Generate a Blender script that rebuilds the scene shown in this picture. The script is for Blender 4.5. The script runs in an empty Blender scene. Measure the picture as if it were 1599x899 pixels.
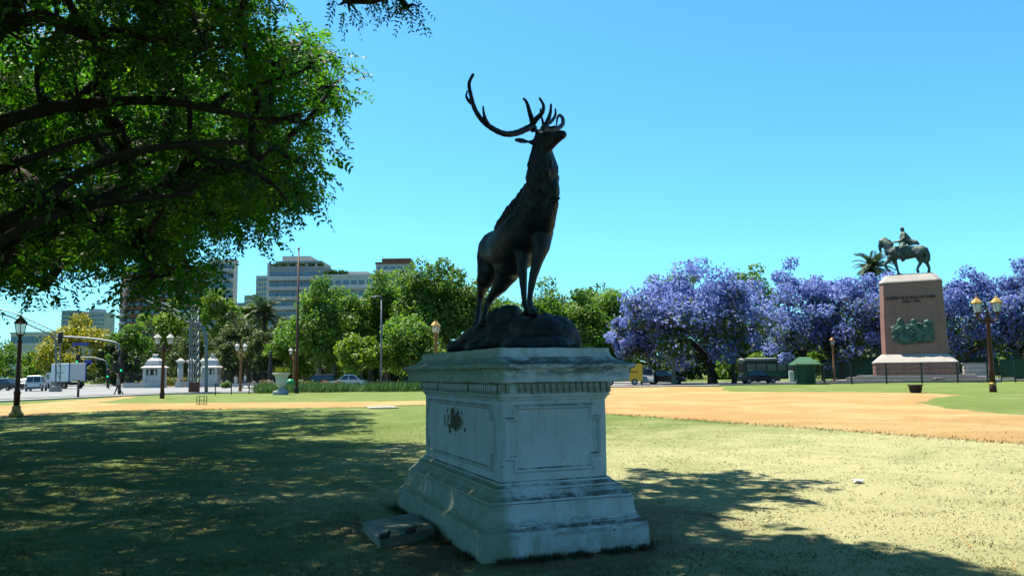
import bpy, bmesh, math, random
import numpy as np
from mathutils import Vector, Matrix, noise as mnoise
from mathutils.geometry import tessellate_polygon

# ------------------------------------------------------------------ camera, sky, sun, exposure
scene = bpy.context.scene
COL = scene.collection
EYE = 1.65
PITCH, ROLL, FPX, PW, PH = 5.95, 0.70, 1250.0, 1599.0, 899.0
cam_data = bpy.data.cameras.new('camera')
cam_data.sensor_width = 36.0
cam_data.lens = 36.0 * FPX / PW
cam_data.clip_start = 0.05
cam_data.clip_end = 6000.0
cam = bpy.data.objects.new('camera', cam_data)
CAM_R = Matrix.Rotation(math.radians(90 + PITCH), 3, 'X') @ Matrix.Rotation(math.radians(-ROLL), 3, 'Z')
cam.matrix_world = Matrix.Translation((0, 0, EYE)) @ CAM_R.to_4x4()
COL.objects.link(cam)
scene.camera = cam

SUN_EL = 66.0
SUN_H = Vector((-0.82, 0.57)).normalized()          # horizontal direction towards the sun
world = bpy.data.worlds.new('World')
scene.world = world
world.use_nodes = True
wn = world.node_tree
bg = wn.nodes['Background']
sky = wn.nodes.new('ShaderNodeTexSky')
sky.sky_type = 'NISHITA'
sky.sun_disc = False
sky.sun_elevation = math.radians(SUN_EL)
sky.sun_rotation = math.atan2(SUN_H.x, SUN_H.y)
sky.air_density = 1.0
sky.dust_density = 0.6
sky.ozone_density = 1.2
tint = wn.nodes.new('ShaderNodeMix')
tint.data_type = 'RGBA'
tint.blend_type = 'MULTIPLY'
tint.inputs['Factor'].default_value = 1.0
tint.inputs['B'].default_value = (0.55, 1.32, 1.62, 1)
wn.links.new(sky.outputs[0], tint.inputs['A'])
wn.links.new(tint.outputs['Result'], bg.inputs['Color'])
bg.inputs['Strength'].default_value = 0.050
sun_data = bpy.data.lights.new('sun', 'SUN')
sun_data.energy = 5.0
sun_data.angle = math.radians(0.53)
sun_data.color = (1.0, 0.92, 0.76)
sun = bpy.data.objects.new('sun', sun_data)
TO_SUN = Vector((SUN_H.x * math.cos(math.radians(SUN_EL)), SUN_H.y * math.cos(math.radians(SUN_EL)), math.sin(math.radians(SUN_EL))))
sun.rotation_euler = TO_SUN.to_track_quat('Z', 'Y').to_euler()
sun.location = (0, 0, 60)
COL.objects.link(sun)
scene.view_settings.view_transform = 'Standard'
scene.view_settings.look = 'None'
scene.view_settings.gamma = 1.0
scene.view_settings.exposure = 1.62
scene.render.engine = 'CYCLES'
scene.cycles.max_bounces = 6
scene.cycles.transparent_max_bounces = 8
scene.cycles.use_denoising = True

# ------------------------------------------------------------------ helpers
def U(px, py, Y):
    """Point of the place at distance Y ahead that the photograph shows at pixel (px, py)."""
    r = CAM_R @ Vector(((px - PW / 2) / FPX, -(py - PH / 2) / FPX, -1.0))
    t = Y / r.y
    return Vector((r.x * t, Y, EYE + r.z * t))

def G(px, py, z=0.0):
    r = CAM_R @ Vector(((px - PW / 2) / FPX, -(py - PH / 2) / FPX, -1.0))
    t = (z - EYE) / r.z
    return Vector((r.x * t, r.y * t, z))

CRT = np.array(CAM_R.transposed())
def proj(P):
    P = np.asarray(P, float).reshape(-1, 3) - np.array([0, 0, EYE])
    c = P @ CRT.T
    w = -c[:, 2]
    ok = w > 0.1
    ws = np.where(ok, w, 1.0)
    return PW / 2 + FPX * c[:, 0] / ws, PH / 2 - FPX * c[:, 1] / ws, ok

def inpoly(x, y, poly):
    x = np.asarray(x); y = np.asarray(y)
    r = np.zeros(x.shape, bool)
    n = len(poly)
    for i in range(n):
        x0, y0 = poly[i]; x1, y1 = poly[(i + 1) % n]
        c = ((y0 > y) != (y1 > y)) & (x < (x1 - x0) * (y - y0) / ((y1 - y0) or 1e-9) + x0)
        r ^= c
    return r

def tag(o, label=None, cat=None, group=None, kind=None):
    if label: o['label'] = label
    if cat: o['category'] = cat
    if group: o['group'] = group
    if kind: o['kind'] = kind
    return o

def empty(name, loc, rz=0.0, label=None, cat=None, group=None):
    o = bpy.data.objects.new(name, None)
    o.location = loc
    o.rotation_euler = (0, 0, rz)
    o.empty_display_size = 0.2
    COL.objects.link(o)
    return tag(o, label, cat, group)

def link_mesh(name, me, m, parent=None, smooth=False):
    o = bpy.data.objects.new(name, me)
    if m is not None and not me.materials:
        me.materials.append(m)
    if smooth:
        me.polygons.foreach_set('use_smooth', [True] * len(me.polygons))
    COL.objects.link(o)
    if parent is not None:
        o.parent = parent
    return o

def fast_mesh(name, V, F):
    """V: (n,3); F: (m,k) with one k for all faces."""
    V = np.ascontiguousarray(V, dtype=np.float32); F = np.ascontiguousarray(F, dtype=np.int32)
    me = bpy.data.meshes.new(name)
    me.vertices.add(len(V)); me.vertices.foreach_set('co', V.ravel())
    k = F.shape[1]
    me.loops.add(F.size); me.loops.foreach_set('vertex_index', F.ravel())
    me.polygons.add(len(F)); me.polygons.foreach_set('loop_start', np.arange(0, F.size, k, dtype=np.int32))
    me.update(calc_edges=True)
    return me

def face_attr(me, name, vals):
    a = me.attributes.new(name, 'FLOAT', 'FACE')
    a.data.foreach_set('value', np.asarray(vals, dtype=np.float32))

def copy_tree(o, parent=None):
    c = o.copy()
    COL.objects.link(c)
    c.parent = parent
    for ch in [x for x in o.children]:
        copy_tree(ch, c)
    return c

class MB:
    """Collects shapes; build() links them as ONE mesh object."""
    def __init__(s, off=None):
        s.V = []; s.F = []; s.off = Vector(off) if off is not None else None
    def _add(s, vs, fs):
        b = len(s.V)
        s.V += [tuple(v) for v in vs]
        s.F += [tuple(b + i for i in f) for f in fs]
    def box(s, c, d, rz=0.0, taper=1.0):
        cx, cy, cz = c; x, y, z = d[0] / 2, d[1] / 2, d[2] / 2
        co, si = math.cos(rz), math.sin(rz)
        vs = []
        for sz in (-1, 1):
            t = taper if sz > 0 else 1.0
            for sx, sy in ((-1, -1), (1, -1), (1, 1), (-1, 1)):
                a, b = sx * x * t, sy * y * t
                vs.append((cx + a * co - b * si, cy + a * si + b * co, cz + sz * z))
        s._add(vs, [(3, 2, 1, 0), (4, 5, 6, 7), (0, 1, 5, 4), (1, 2, 6, 5), (2, 3, 7, 6), (3, 0, 4, 7)])
        return s
    def bbox(s, c, d, bev, rz=0.0):
        """box with chamfered edges"""
        bm = bmesh.new()
        bmesh.ops.create_cube(bm, size=1.0)
        for v in bm.verts: v.co = Vector((v.co.x * d[0], v.co.y * d[1], v.co.z * d[2]))
        bmesh.ops.bevel(bm, geom=bm.edges[:], offset=bev, segments=1, affect='EDGES')
        M_ = Matrix.Translation(c) @ Matrix.Rotation(rz, 4, 'Z')
        bm.verts.index_update()
        s._add([M_ @ v.co for v in bm.verts], [[v.index for v in f.verts] for f in bm.faces])
        bm.free(); return s
    def quad(s, a, b, c, d):
        s._add([a, b, c, d], [(0, 1, 2, 3)]); return s
    def tube(s, pts, rad, n=8, cap=True, round_tip=False):
        pts = [Vector(p) for p in pts]
        if not hasattr(rad, '__len__'): rad = [rad] * len(pts)
        rings = []; prev = None
        for i, p in enumerate(pts):
            t = (pts[min(i + 1, len(pts) - 1)] - pts[max(i - 1, 0)])
            if t.length < 1e-9: t = Vector((0, 0, 1))
            t.normalize()
            if prev is None:
                a = t.orthogonal().normalized()
            else:
                a = (prev - t * prev.dot(t))
                a = a.normalized() if a.length > 1e-6 else t.orthogonal().normalized()
            prev = a
            b = t.cross(a)
            rings.append([p + (a * math.cos(2 * math.pi * k / n) + b * math.sin(2 * math.pi * k / n)) * rad[i] for k in range(n)])
        vs = [v for r in rings for v in r]
        fs = []
        for i in range(len(pts) - 1):
            for k in range(n):
                fs.append((i * n + k, i * n + (k + 1) % n, (i + 1) * n + (k + 1) % n, (i + 1) * n + k))
        if cap:
            fs.append(tuple(reversed(range(n))))
            fs.append(tuple((len(pts) - 1) * n + k for k in range(n)))
        s._add(vs, fs); return s
    def lathe(s, prof, c=(0, 0, 0), n=16, rot=0.0, sx=1.0, sy=1.0):
        """prof: list of (radius, z)"""
        vs = []; fs = []
        for r, z in prof:
            for k in range(n):
                a = 2 * math.pi * k / n + rot
                vs.append((c[0] + max(r, 1e-4) * math.cos(a) * sx, c[1] + max(r, 1e-4) * math.sin(a) * sy, c[2] + z))
        for i in range(len(prof) - 1):
            for k in range(n):
                fs.append((i * n + k, i * n + (k + 1) % n, (i + 1) * n + (k + 1) % n, (i + 1) * n + k))
        fs.append(tuple(reversed(range(n))))
        fs.append(tuple((len(prof) - 1) * n + k for k in range(n)))
        s._add(vs, fs); return s
    def ell(s, c, r, n=12, m=8, rot=None):
        if not hasattr(r, '__len__'): r = (r, r, r)
        vs = []; fs = []
        for j in range(m + 1):
            th = math.pi * j / m
            for k in range(n):
                a = 2 * math.pi * k / n
                v = Vector((r[0] * math.sin(th) * math.cos(a), r[1] * math.sin(th) * math.sin(a), r[2] * math.cos(th)))
                if rot is not None: v = rot @ v
                vs.append(Vector(c) + v)
        for j in range(m):
            for k in range(n):
                fs.append(((j + 1) * n + k, (j + 1) * n + (k + 1) % n, j * n + (k + 1) % n, j * n + k))
        s._add(vs, fs); return s
    def limb(s, pts, n=12):
        """pts: list of (point, radius): tapered capsules with balls at the joints"""
        for (p0, r0), (p1, r1) in zip(pts[:-1], pts[1:]):
            s.tube([p0, p1], [r0, r1], n=n)
        for p, r in pts: s.ell(p, r * 1.0, n=n, m=8)
        return s
    def prism(s, poly, z0, z1, top=1.0):
        n = len(poly)
        cx = sum(p[0] for p in poly) / n; cy = sum(p[1] for p in poly) / n
        vs = [(p[0], p[1], z0) for p in poly] + [(cx + (p[0] - cx) * top, cy + (p[1] - cy) * top, z1) for p in poly]
        fs = [tuple(reversed(range(n))), tuple(range(n, 2 * n))] + [(i, (i + 1) % n, n + (i + 1) % n, n + i) for i in range(n)]
        s._add(vs, fs); return s
    def xprism(s, poly, y0, y1):
        """poly in (x, z), extruded along y"""
        n = len(poly)
        vs = [(p[0], y0, p[1]) for p in poly] + [(p[0], y1, p[1]) for p in poly]
        fs = [tuple(range(n)), tuple(reversed(range(n, 2 * n)))] + [(i, n + i, n + (i + 1) % n, (i + 1) % n) for i in range(n)]
        s._add(vs, fs); return s
    def mesh(s, name):
        me = bpy.data.meshes.new(name)
        V = s.V if s.off is None else [tuple(Vector(v) - s.off) for v in s.V]
        me.from_pydata(V, [], s.F)
        me.update()
        return me
    def build(s, name, m, parent=None, smooth=False):
        return link_mesh(name, s.mesh(name), m, parent, smooth)

def organic(name, mb, m, parent=None, voxel=0.02, smooth=6, factor=0.5, disp=None):
    """Fuse the collected limbs and masses into one continuous smooth skin."""
    o = bpy.data.objects.new(name, mb.mesh(name))
    ts = bpy.data.scenes.new('fuse'); ts.collection.objects.link(o)      # a bench scene keeps this quick
    md = o.modifiers.new('r', 'REMESH'); md.mode = 'VOXEL'; md.voxel_size = voxel
    ms = o.modifiers.new('s', 'SMOOTH'); ms.iterations = smooth; ms.factor = factor
    vl = ts.view_layers[0]; vl.update()
    me = bpy.data.meshes.new_from_object(o.evaluated_get(vl.depsgraph))
    ts.collection.objects.unlink(o); bpy.data.scenes.remove(ts)
    old = o.data; COL.objects.link(o)
    o.modifiers.clear(); o.data = me
    bpy.data.meshes.remove(old)
    me.name = name
    if disp is not None:
        me.update()
        cn = [(v.co.copy(), v.normal.copy()) for v in me.vertices]
        me.vertices.foreach_set('co', [q for c, n in cn for q in (c + n * disp(c))])
        me.update()
    me.materials.clear(); me.materials.append(m)
    me.polygons.foreach_set('use_smooth', [True] * len(me.polygons))
    if parent is not None: o.parent = parent
    return o

# ------------------------------------------------------------------ materials
class NT:
    def __init__(s, name):
        s.m = bpy.data.materials.new(name); s.m.use_nodes = True
        s.t = s.m.node_tree
        s.t.nodes.clear()
        s.out = s.t.nodes.new('ShaderNodeOutputMaterial')
    def n(s, typ, props=None, **ins):
        nd = s.t.nodes.new('ShaderNode' + typ)
        for k, v in (props or {}).items(): setattr(nd, k, v)
        for k, v in ins.items():
            k = k.replace('_', ' ')
            s.put(nd.inputs[k] if k in nd.inputs else nd.inputs[int(k[1:])], v)
        return nd
    def put(s, sock, v):
        if hasattr(v, 'is_output') or isinstance(v, bpy.types.NodeSocket): s.t.links.new(v, sock)
        elif isinstance(v, bpy.types.Node): s.t.links.new(v.outputs[0], sock)
        else:
            if hasattr(v, '__len__') and len(v) == 3 and sock.type == 'RGBA': v = (*v, 1)
            sock.default_value = v
    def mix(s, f, a, b, blend='MIX'):
        nd = s.t.nodes.new('ShaderNodeMix'); nd.data_type = 'RGBA'; nd.blend_type = blend
        s.put(nd.inputs['Factor'], f); s.put(nd.inputs['A'], a); s.put(nd.inputs['B'], b)
        return nd.outputs['Result']
    def math(s, op, a, b=0.0, c=0.0):
        nd = s.t.nodes.new('ShaderNodeMath'); nd.operation = op
        s.put(nd.inputs[0], a); s.put(nd.inputs[1], b); s.put(nd.inputs[2], c)
        return nd.outputs[0]
    def ramp(s, f, lo, hi):
        nd = s.t.nodes.new('ShaderNodeMapRange'); nd.interpolation_type = 'SMOOTHSTEP'
        s.put(nd.inputs[0], f); nd.inputs[1].default_value = lo; nd.inputs[2].default_value = hi
        return nd.outputs[0]
    def coord(s, which='Object'):
        return s.n('TexCoord').outputs[which]
    def pos(s):
        return s.n('NewGeometry').outputs['Position']
    def noise(s, vec, scale, detail=5, rough=0.6, dist=0.0):
        return s.n('TexNoise', None, Vector=vec, Scale=scale, Detail=detail, Roughness=rough, Distortion=dist).outputs['Fac']
    def scale(s, vec, sc):
        return s.n('Mapping', None, Vector=vec, Scale=sc).outputs[0]
    def bump(s, h, strength, dist=0.02):
        return s.n('Bump', None, Height=h, Strength=strength, Distance=dist).outputs[0]
    def bsdf(s, col, rough=0.7, metal=0.0, spec=0.3, normal=None, **kw):
        b = s.n('BsdfPrincipled')
        s.put(b.inputs['Base Color'], col); s.put(b.inputs['Roughness'], rough); s.put(b.inputs['Metallic'], metal)
        s.put(b.inputs['Specular IOR Level'], spec)
        if normal is not None: s.put(b.inputs['Normal'], normal)
        for k, v in kw.items(): s.put(b.inputs[k.replace('_', ' ')], v)
        s.t.links.new(b.outputs[0], s.out.inputs[0])
        return b
    def attr(s, name):
        return s.n('Attribute', {'attribute_name': name}).outputs['Fac']

AK = 0.63        # scales base colours down; with the raised exposure the shade gets deeper
def dull(c): return tuple(q * AK for q in c)
def mat(name, c1, c2=None, scale=4.0, rough=0.75, metal=0.0, spec=0.3, bump=0.15, bscale=40.0, rnd=0.0, **kw):
    t = NT(name); v = t.coord()
    c1 = dull(c1); c2 = dull(c2) if c2 is not None else None
    c = c1
    if c2 is not None:
        c = t.mix(t.ramp(t.noise(v, scale), 0.3, 0.7), c1, c2)
    if rnd:
        r = t.n('ObjectInfo').outputs['Random']
        c = t.mix(1.0, c, t.n('CombineColor', None, Red=t.math('MULTIPLY_ADD', r, rnd, 1 - rnd / 2), Green=t.math('MULTIPLY_ADD', r, rnd, 1 - rnd / 2), Blue=t.math('MULTIPLY_ADD', r, rnd, 1 - rnd / 2)).outputs[0], 'MULTIPLY')
    nrm = t.bump(t.noise(v, bscale, 4), bump) if bump else None
    t.bsdf(c, rough, metal, spec, nrm, **kw)
    return t.m

def leaf_mat(name, cols, trans, tw=0.45, rough=0.55):
    """cols: colours spread over the per-leaf 'tint' attribute"""
    t = NT(name)
    r = t.n('ValToRGB'); cr = r.color_ramp
    while len(cr.elements) > 1: cr.elements.remove(cr.elements[0])
    cr.elements[0].position = cols[0][0]; cr.elements[0].color = (*dull(cols[0][1]), 1)
    for p, c in cols[1:]:
        e = cr.elements.new(p); e.color = (*dull(c), 1)
    t.t.links.new(t.attr('tint'), r.inputs[0])
    b = t.n('BsdfPrincipled')
    t.put(b.inputs['Base Color'], r.outputs[0]); b.inputs['Roughness'].default_value = rough
    b.inputs['Specular IOR Level'].default_value = 0.25
    tr = t.n('BsdfTranslucent')
    t.put(tr.inputs['Color'], t.mix(1.0, r.outputs[0], trans, 'MULTIPLY'))
    mx = t.n('MixShader'); mx.inputs[0].default_value = tw
    t.t.links.new(b.outputs[0], mx.inputs[1]); t.t.links.new(tr.outputs[0], mx.inputs[2])
    t.t.links.new(mx.outputs[0], t.out.inputs[0])
    return t.m

def lawn_colour(t, v):
    """dry straw, green patches and worn bare soil of the park lawn, by place"""
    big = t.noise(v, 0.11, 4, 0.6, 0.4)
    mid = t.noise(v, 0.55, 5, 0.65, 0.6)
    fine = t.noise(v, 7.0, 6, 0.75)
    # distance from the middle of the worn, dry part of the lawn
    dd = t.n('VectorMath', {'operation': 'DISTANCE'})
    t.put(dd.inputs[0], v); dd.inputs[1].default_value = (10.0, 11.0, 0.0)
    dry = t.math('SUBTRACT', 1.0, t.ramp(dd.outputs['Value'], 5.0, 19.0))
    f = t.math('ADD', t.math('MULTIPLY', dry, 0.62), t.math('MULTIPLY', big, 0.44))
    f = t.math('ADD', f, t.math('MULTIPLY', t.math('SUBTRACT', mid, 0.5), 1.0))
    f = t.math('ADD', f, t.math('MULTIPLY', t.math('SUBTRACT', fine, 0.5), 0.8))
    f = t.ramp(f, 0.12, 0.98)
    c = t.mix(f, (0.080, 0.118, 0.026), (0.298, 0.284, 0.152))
    # trodden soil: close round the pedestal and in a few worn spots
    dp = t.n('VectorMath', {'operation': 'DISTANCE'})
    t.put(dp.inputs[0], v); dp.inputs[1].default_value = (0.35, 8.6, 0.0)
    sm = t.math('ADD', t.math('MULTIPLY', t.ramp(dp.outputs['Value'], 3.0, 1.2), 0.34), t.noise(v, 0.9, 7, 0.7, 0.5))
    soil = t.ramp(sm, 0.66, 0.80)
    c = t.mix(t.math('MULTIPLY', soil, 0.8), c, (0.165, 0.118, 0.075))
    g = t.ramp(t.noise(v, 28.0, 4, 0.8), 0.35, 0.62)
    return t.mix(g, t.mix(0.20, c, (0.07, 0.07, 0.025)), c), fine
# ------------------------------------------------------------------ material set
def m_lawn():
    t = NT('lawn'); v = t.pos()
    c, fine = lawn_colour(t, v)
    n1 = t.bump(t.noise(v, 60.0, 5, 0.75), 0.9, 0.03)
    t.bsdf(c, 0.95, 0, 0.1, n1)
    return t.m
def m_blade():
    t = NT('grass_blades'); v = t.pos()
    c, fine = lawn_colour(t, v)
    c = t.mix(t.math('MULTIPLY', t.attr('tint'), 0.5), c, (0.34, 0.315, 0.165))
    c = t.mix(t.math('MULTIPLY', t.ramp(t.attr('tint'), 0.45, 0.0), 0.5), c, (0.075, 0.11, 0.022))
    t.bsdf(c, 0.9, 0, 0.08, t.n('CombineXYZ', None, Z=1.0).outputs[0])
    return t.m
def m_gravel():
    t = NT('gravel'); v = t.pos()
    a = t.noise(v, 2.2, 7, 0.72, 0.4); b = t.noise(v, 35.0, 5, 0.8); k = t.noise(v, 0.22, 5, 0.62, 0.8)
    c = t.mix(t.ramp(b, 0.35, 0.65), (0.185, 0.108, 0.038), (0.290, 0.188, 0.078))
    c = t.mix(t.math('MULTIPLY', t.ramp(k, 0.42, 0.62), 0.75), c, (0.300, 0.212, 0.098))
    c = t.mix(t.math('MULTIPLY', t.ramp(a, 0.52, 0.72), 0.4), c, (0.185, 0.115, 0.048))
    c = t.mix(t.math('MULTIPLY', t.ramp(t.noise(v, 11.0, 4, 0.6), 0.64, 0.70), 0.6), c, (0.10, 0.065, 0.032))
    t.bsdf(c, 0.95, 0, 0.1, t.bump(t.math('ADD', b, t.math('MULTIPLY', a, 2.0)), 0.8, 0.03))
    return t.m
def m_asphalt():
    t = NT('asphalt'); v = t.pos()
    c = t.mix(t.ramp(t.noise(v, 0.2, 5, 0.65), 0.3, 0.7), (0.115, 0.12, 0.125), (0.165, 0.17, 0.175))
    c = t.mix(t.ramp(t.noise(v, 40.0, 3), 0.4, 0.7), c, (0.13, 0.13, 0.135))
    t.bsdf(c, 0.85, 0, 0.25, t.bump(t.noise(v, 60.0, 3), 0.3, 0.01))
    return t.m
def m_paint():
    """old white lime paint, weathered at the ledges, with one peeled patch"""
    t = NT('weathered_white_paint'); v = t.coord()
    nz = t.n('SeparateXYZ', None, Vector=t.n('NewGeometry').outputs['Normal']).outputs['Z']
    xyz = t.n('SeparateXYZ', None, Vector=v)
    big = t.noise(v, 1.3, 5, 0.6); mid = t.noise(v, 7.0, 8, 0.72); fine = t.noise(v, 45.0, 6, 0.75)
    streak = t.noise(t.scale(v, (9.0, 9.0, 0.9)), 1.0, 6, 0.7)
    c = t.mix(t.ramp(big, 0.35, 0.7), (0.54, 0.55, 0.58), (0.46, 0.48, 0.51))
    c = t.mix(t.math('MULTIPLY', t.ramp(t.noise(v, 3.2, 8, 0.75, 0.4), 0.35, 0.68), 0.45), c, (0.33, 0.345, 0.335))
    c = t.mix(t.math('MULTIPLY', t.ramp(streak, 0.48, 0.70), 0.6), c, (0.27, 0.27, 0.225))
    c = t.mix(t.ramp(t.math('ADD', mid, t.math('MULTIPLY', fine, 0.25)), 0.76, 0.82), c, (0.11, 0.10, 0.085))
    ledge = t.math('MULTIPLY', t.ramp(nz, 0.35, 0.9), t.ramp(t.noise(v, 4.0, 7, 0.7), 0.38, 0.56))
    c = t.mix(t.math('MULTIPLY', ledge, 0.9), c, (0.060, 0.058, 0.040))
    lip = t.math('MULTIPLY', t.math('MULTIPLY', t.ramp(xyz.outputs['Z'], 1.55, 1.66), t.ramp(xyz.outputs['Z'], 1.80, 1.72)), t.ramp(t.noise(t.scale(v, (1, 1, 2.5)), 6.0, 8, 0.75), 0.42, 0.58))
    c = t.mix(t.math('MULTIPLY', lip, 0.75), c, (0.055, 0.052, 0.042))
    band = t.math('MULTIPLY', t.math('MULTIPLY', t.ramp(xyz.outputs['Z'], 0.16, 0.20), t.ramp(xyz.outputs['Z'], 0.36, 0.28)), t.ramp(t.noise(t.scale(v, (1, 1, 3.0)), 7.0, 8, 0.75), 0.44, 0.60))
    c = t.mix(t.math('MULTIPLY', band, 0.55), c, (0.06, 0.056, 0.04))
    foot = t.math('MULTIPLY', t.ramp(xyz.outputs['Z'], 0.26, 0.0), t.ramp(t.noise(v, 5.0, 7, 0.7), 0.36, 0.60))
    c = t.mix(t.math('MULTIPLY', foot, 0.85), c, (0.22, 0.21, 0.15))
    # shade of the left long side put into the colour, grey-green and darker
    side = t.ramp(xyz.outputs['X'], -0.50, -0.62)
    c = t.mix(t.math('MULTIPLY', side, t.math('MULTIPLY_ADD', t.ramp(mid, 0.3, 0.7), 0.30, 0.66)), c, (0.20, 0.225, 0.155))
    # peeled patch down to the brown render, on that side only
    ell = t.n('VectorMath', {'operation': 'LENGTH'})
    mp = t.n('Mapping', None, Vector=v, Location=(0.0, -0.12 / 0.36, -1.13 / 0.13), Scale=(0.0, 1 / 0.36, 1 / 0.13))
    t.put(ell.inputs[0], mp)
    pm = t.math('ADD', t.math('MULTIPLY', ell.outputs['Value'], 0.30), t.math('SUBTRACT', t.noise(v, 9.0, 6, 0.65, 0.3), 0.5))
    peel = t.math('MULTIPLY', t.ramp(pm, 0.28, 0.24), t.ramp(xyz.outputs['X'], -0.50, -0.53))
    c = t.mix(peel, c, (0.095, 0.060, 0.045))
    h = t.math('ADD', t.math('MULTIPLY', mid, 0.6), t.math('ADD', t.math('MULTIPLY', fine, 0.25), t.math('MULTIPLY', peel, -0.8)))
    t.bsdf(c, 0.9, 0, 0.12, t.bump(h, 0.8, 0.015))
    return t.m
def m_bronze(name, dark, patina, amount=(0.5, 0.72), rough=0.50, sc=7.0):
    t = NT(name); v = t.coord()
    nz = t.n('SeparateXYZ', None, Vector=t.n('NewGeometry').outputs['Normal']).outputs['Z']
    a = t.noise(v, sc, 7, 0.68)
    f = t.ramp(t.math('ADD', a, t.math('MULTIPLY', nz, 0.16)), *amount)
    c = t.mix(f, dark, patina)
    st = t.noise(t.scale(v, (1.0, 1.0, 0.3)), sc * 6, 6, 0.7)
    t.bsdf(c, t.math('MULTIPLY_ADD', f, 0.3, rough), 0.35, 0.5, t.bump(t.math('ADD', st, a), 0.5, 0.015))
    return t.m
def m_bark(name, a, b):
    t = NT(name); v = t.coord()
    n = t.noise(t.scale(v, (3.0, 3.0, 0.7)), 2.5, 7, 0.7)
    t.bsdf(t.mix(t.ramp(n, 0.35, 0.7), dull(a), dull(b)), 0.9, 0, 0.15, t.bump(n, 0.8, 0.05))
    return t.m
def m_stone(name, a, b, sc=0.6, streaks=True):
    t = NT(name); v = t.coord()
    n = t.noise(v, sc, 7, 0.7); s = t.noise(t.scale(v, (2.2, 2.2, 0.12)), 1.0, 6, 0.7)
    a, b = dull(a), dull(b)
    c = t.mix(t.ramp(n, 0.3, 0.7), a, b)
    if streaks: c = t.mix(t.math('MULTIPLY', t.ramp(s, 0.5, 0.75), 0.6), c, (a[0] * 0.5, a[1] * 0.52, a[2] * 0.55))
    t.bsdf(c, 0.75, 0, 0.3, t.bump(t.noise(v, sc * 12, 5), 0.3, 0.02))
    return t.m
def m_emit(name, c, s):
    t = NT(name); e = t.n('Emission'); t.put(e.inputs['Color'], c); e.inputs['Strength'].default_value = s
    t.t.links.new(e.outputs[0], t.out.inputs[0]); return t.m
def m_glass(name, c=(0.10, 0.14, 0.17), rough=0.08, rnd=0.5):
    return mat(name, c, (c[0] * 0.6, c[1] * 0.6, c[2] * 0.6), 0.7, rough, 0.0, 0.9, 0.0, rnd=rnd)
def m_lampglass():
    t = NT('lamp_glass'); v = t.coord()
    b = t.n('BsdfPrincipled'); b.inputs['Base Color'].default_value = (0.62, 0.64, 0.60, 1); b.inputs['Roughness'].default_value = 0.25
    tr = t.n('BsdfTransparent'); mx = t.n('MixShader'); mx.inputs[0].default_value = 0.45
    tl = t.n('BsdfTranslucent'); tl.inputs['Color'].default_value = (0.75, 0.76, 0.70, 1)
    m2 = t.n('MixShader'); m2.inputs[0].default_value = 0.5
    t.t.links.new(b.outputs[0], m2.inputs[1]); t.t.links.new(tl.outputs[0], m2.inputs[2])
    t.t.links.new(m2.outputs[0], mx.inputs[1]); t.t.links.new(tr.outputs[0], mx.inputs[2])
    t.t.links.new(mx.outputs[0], t.out.inputs[0]); return t.m

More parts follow.
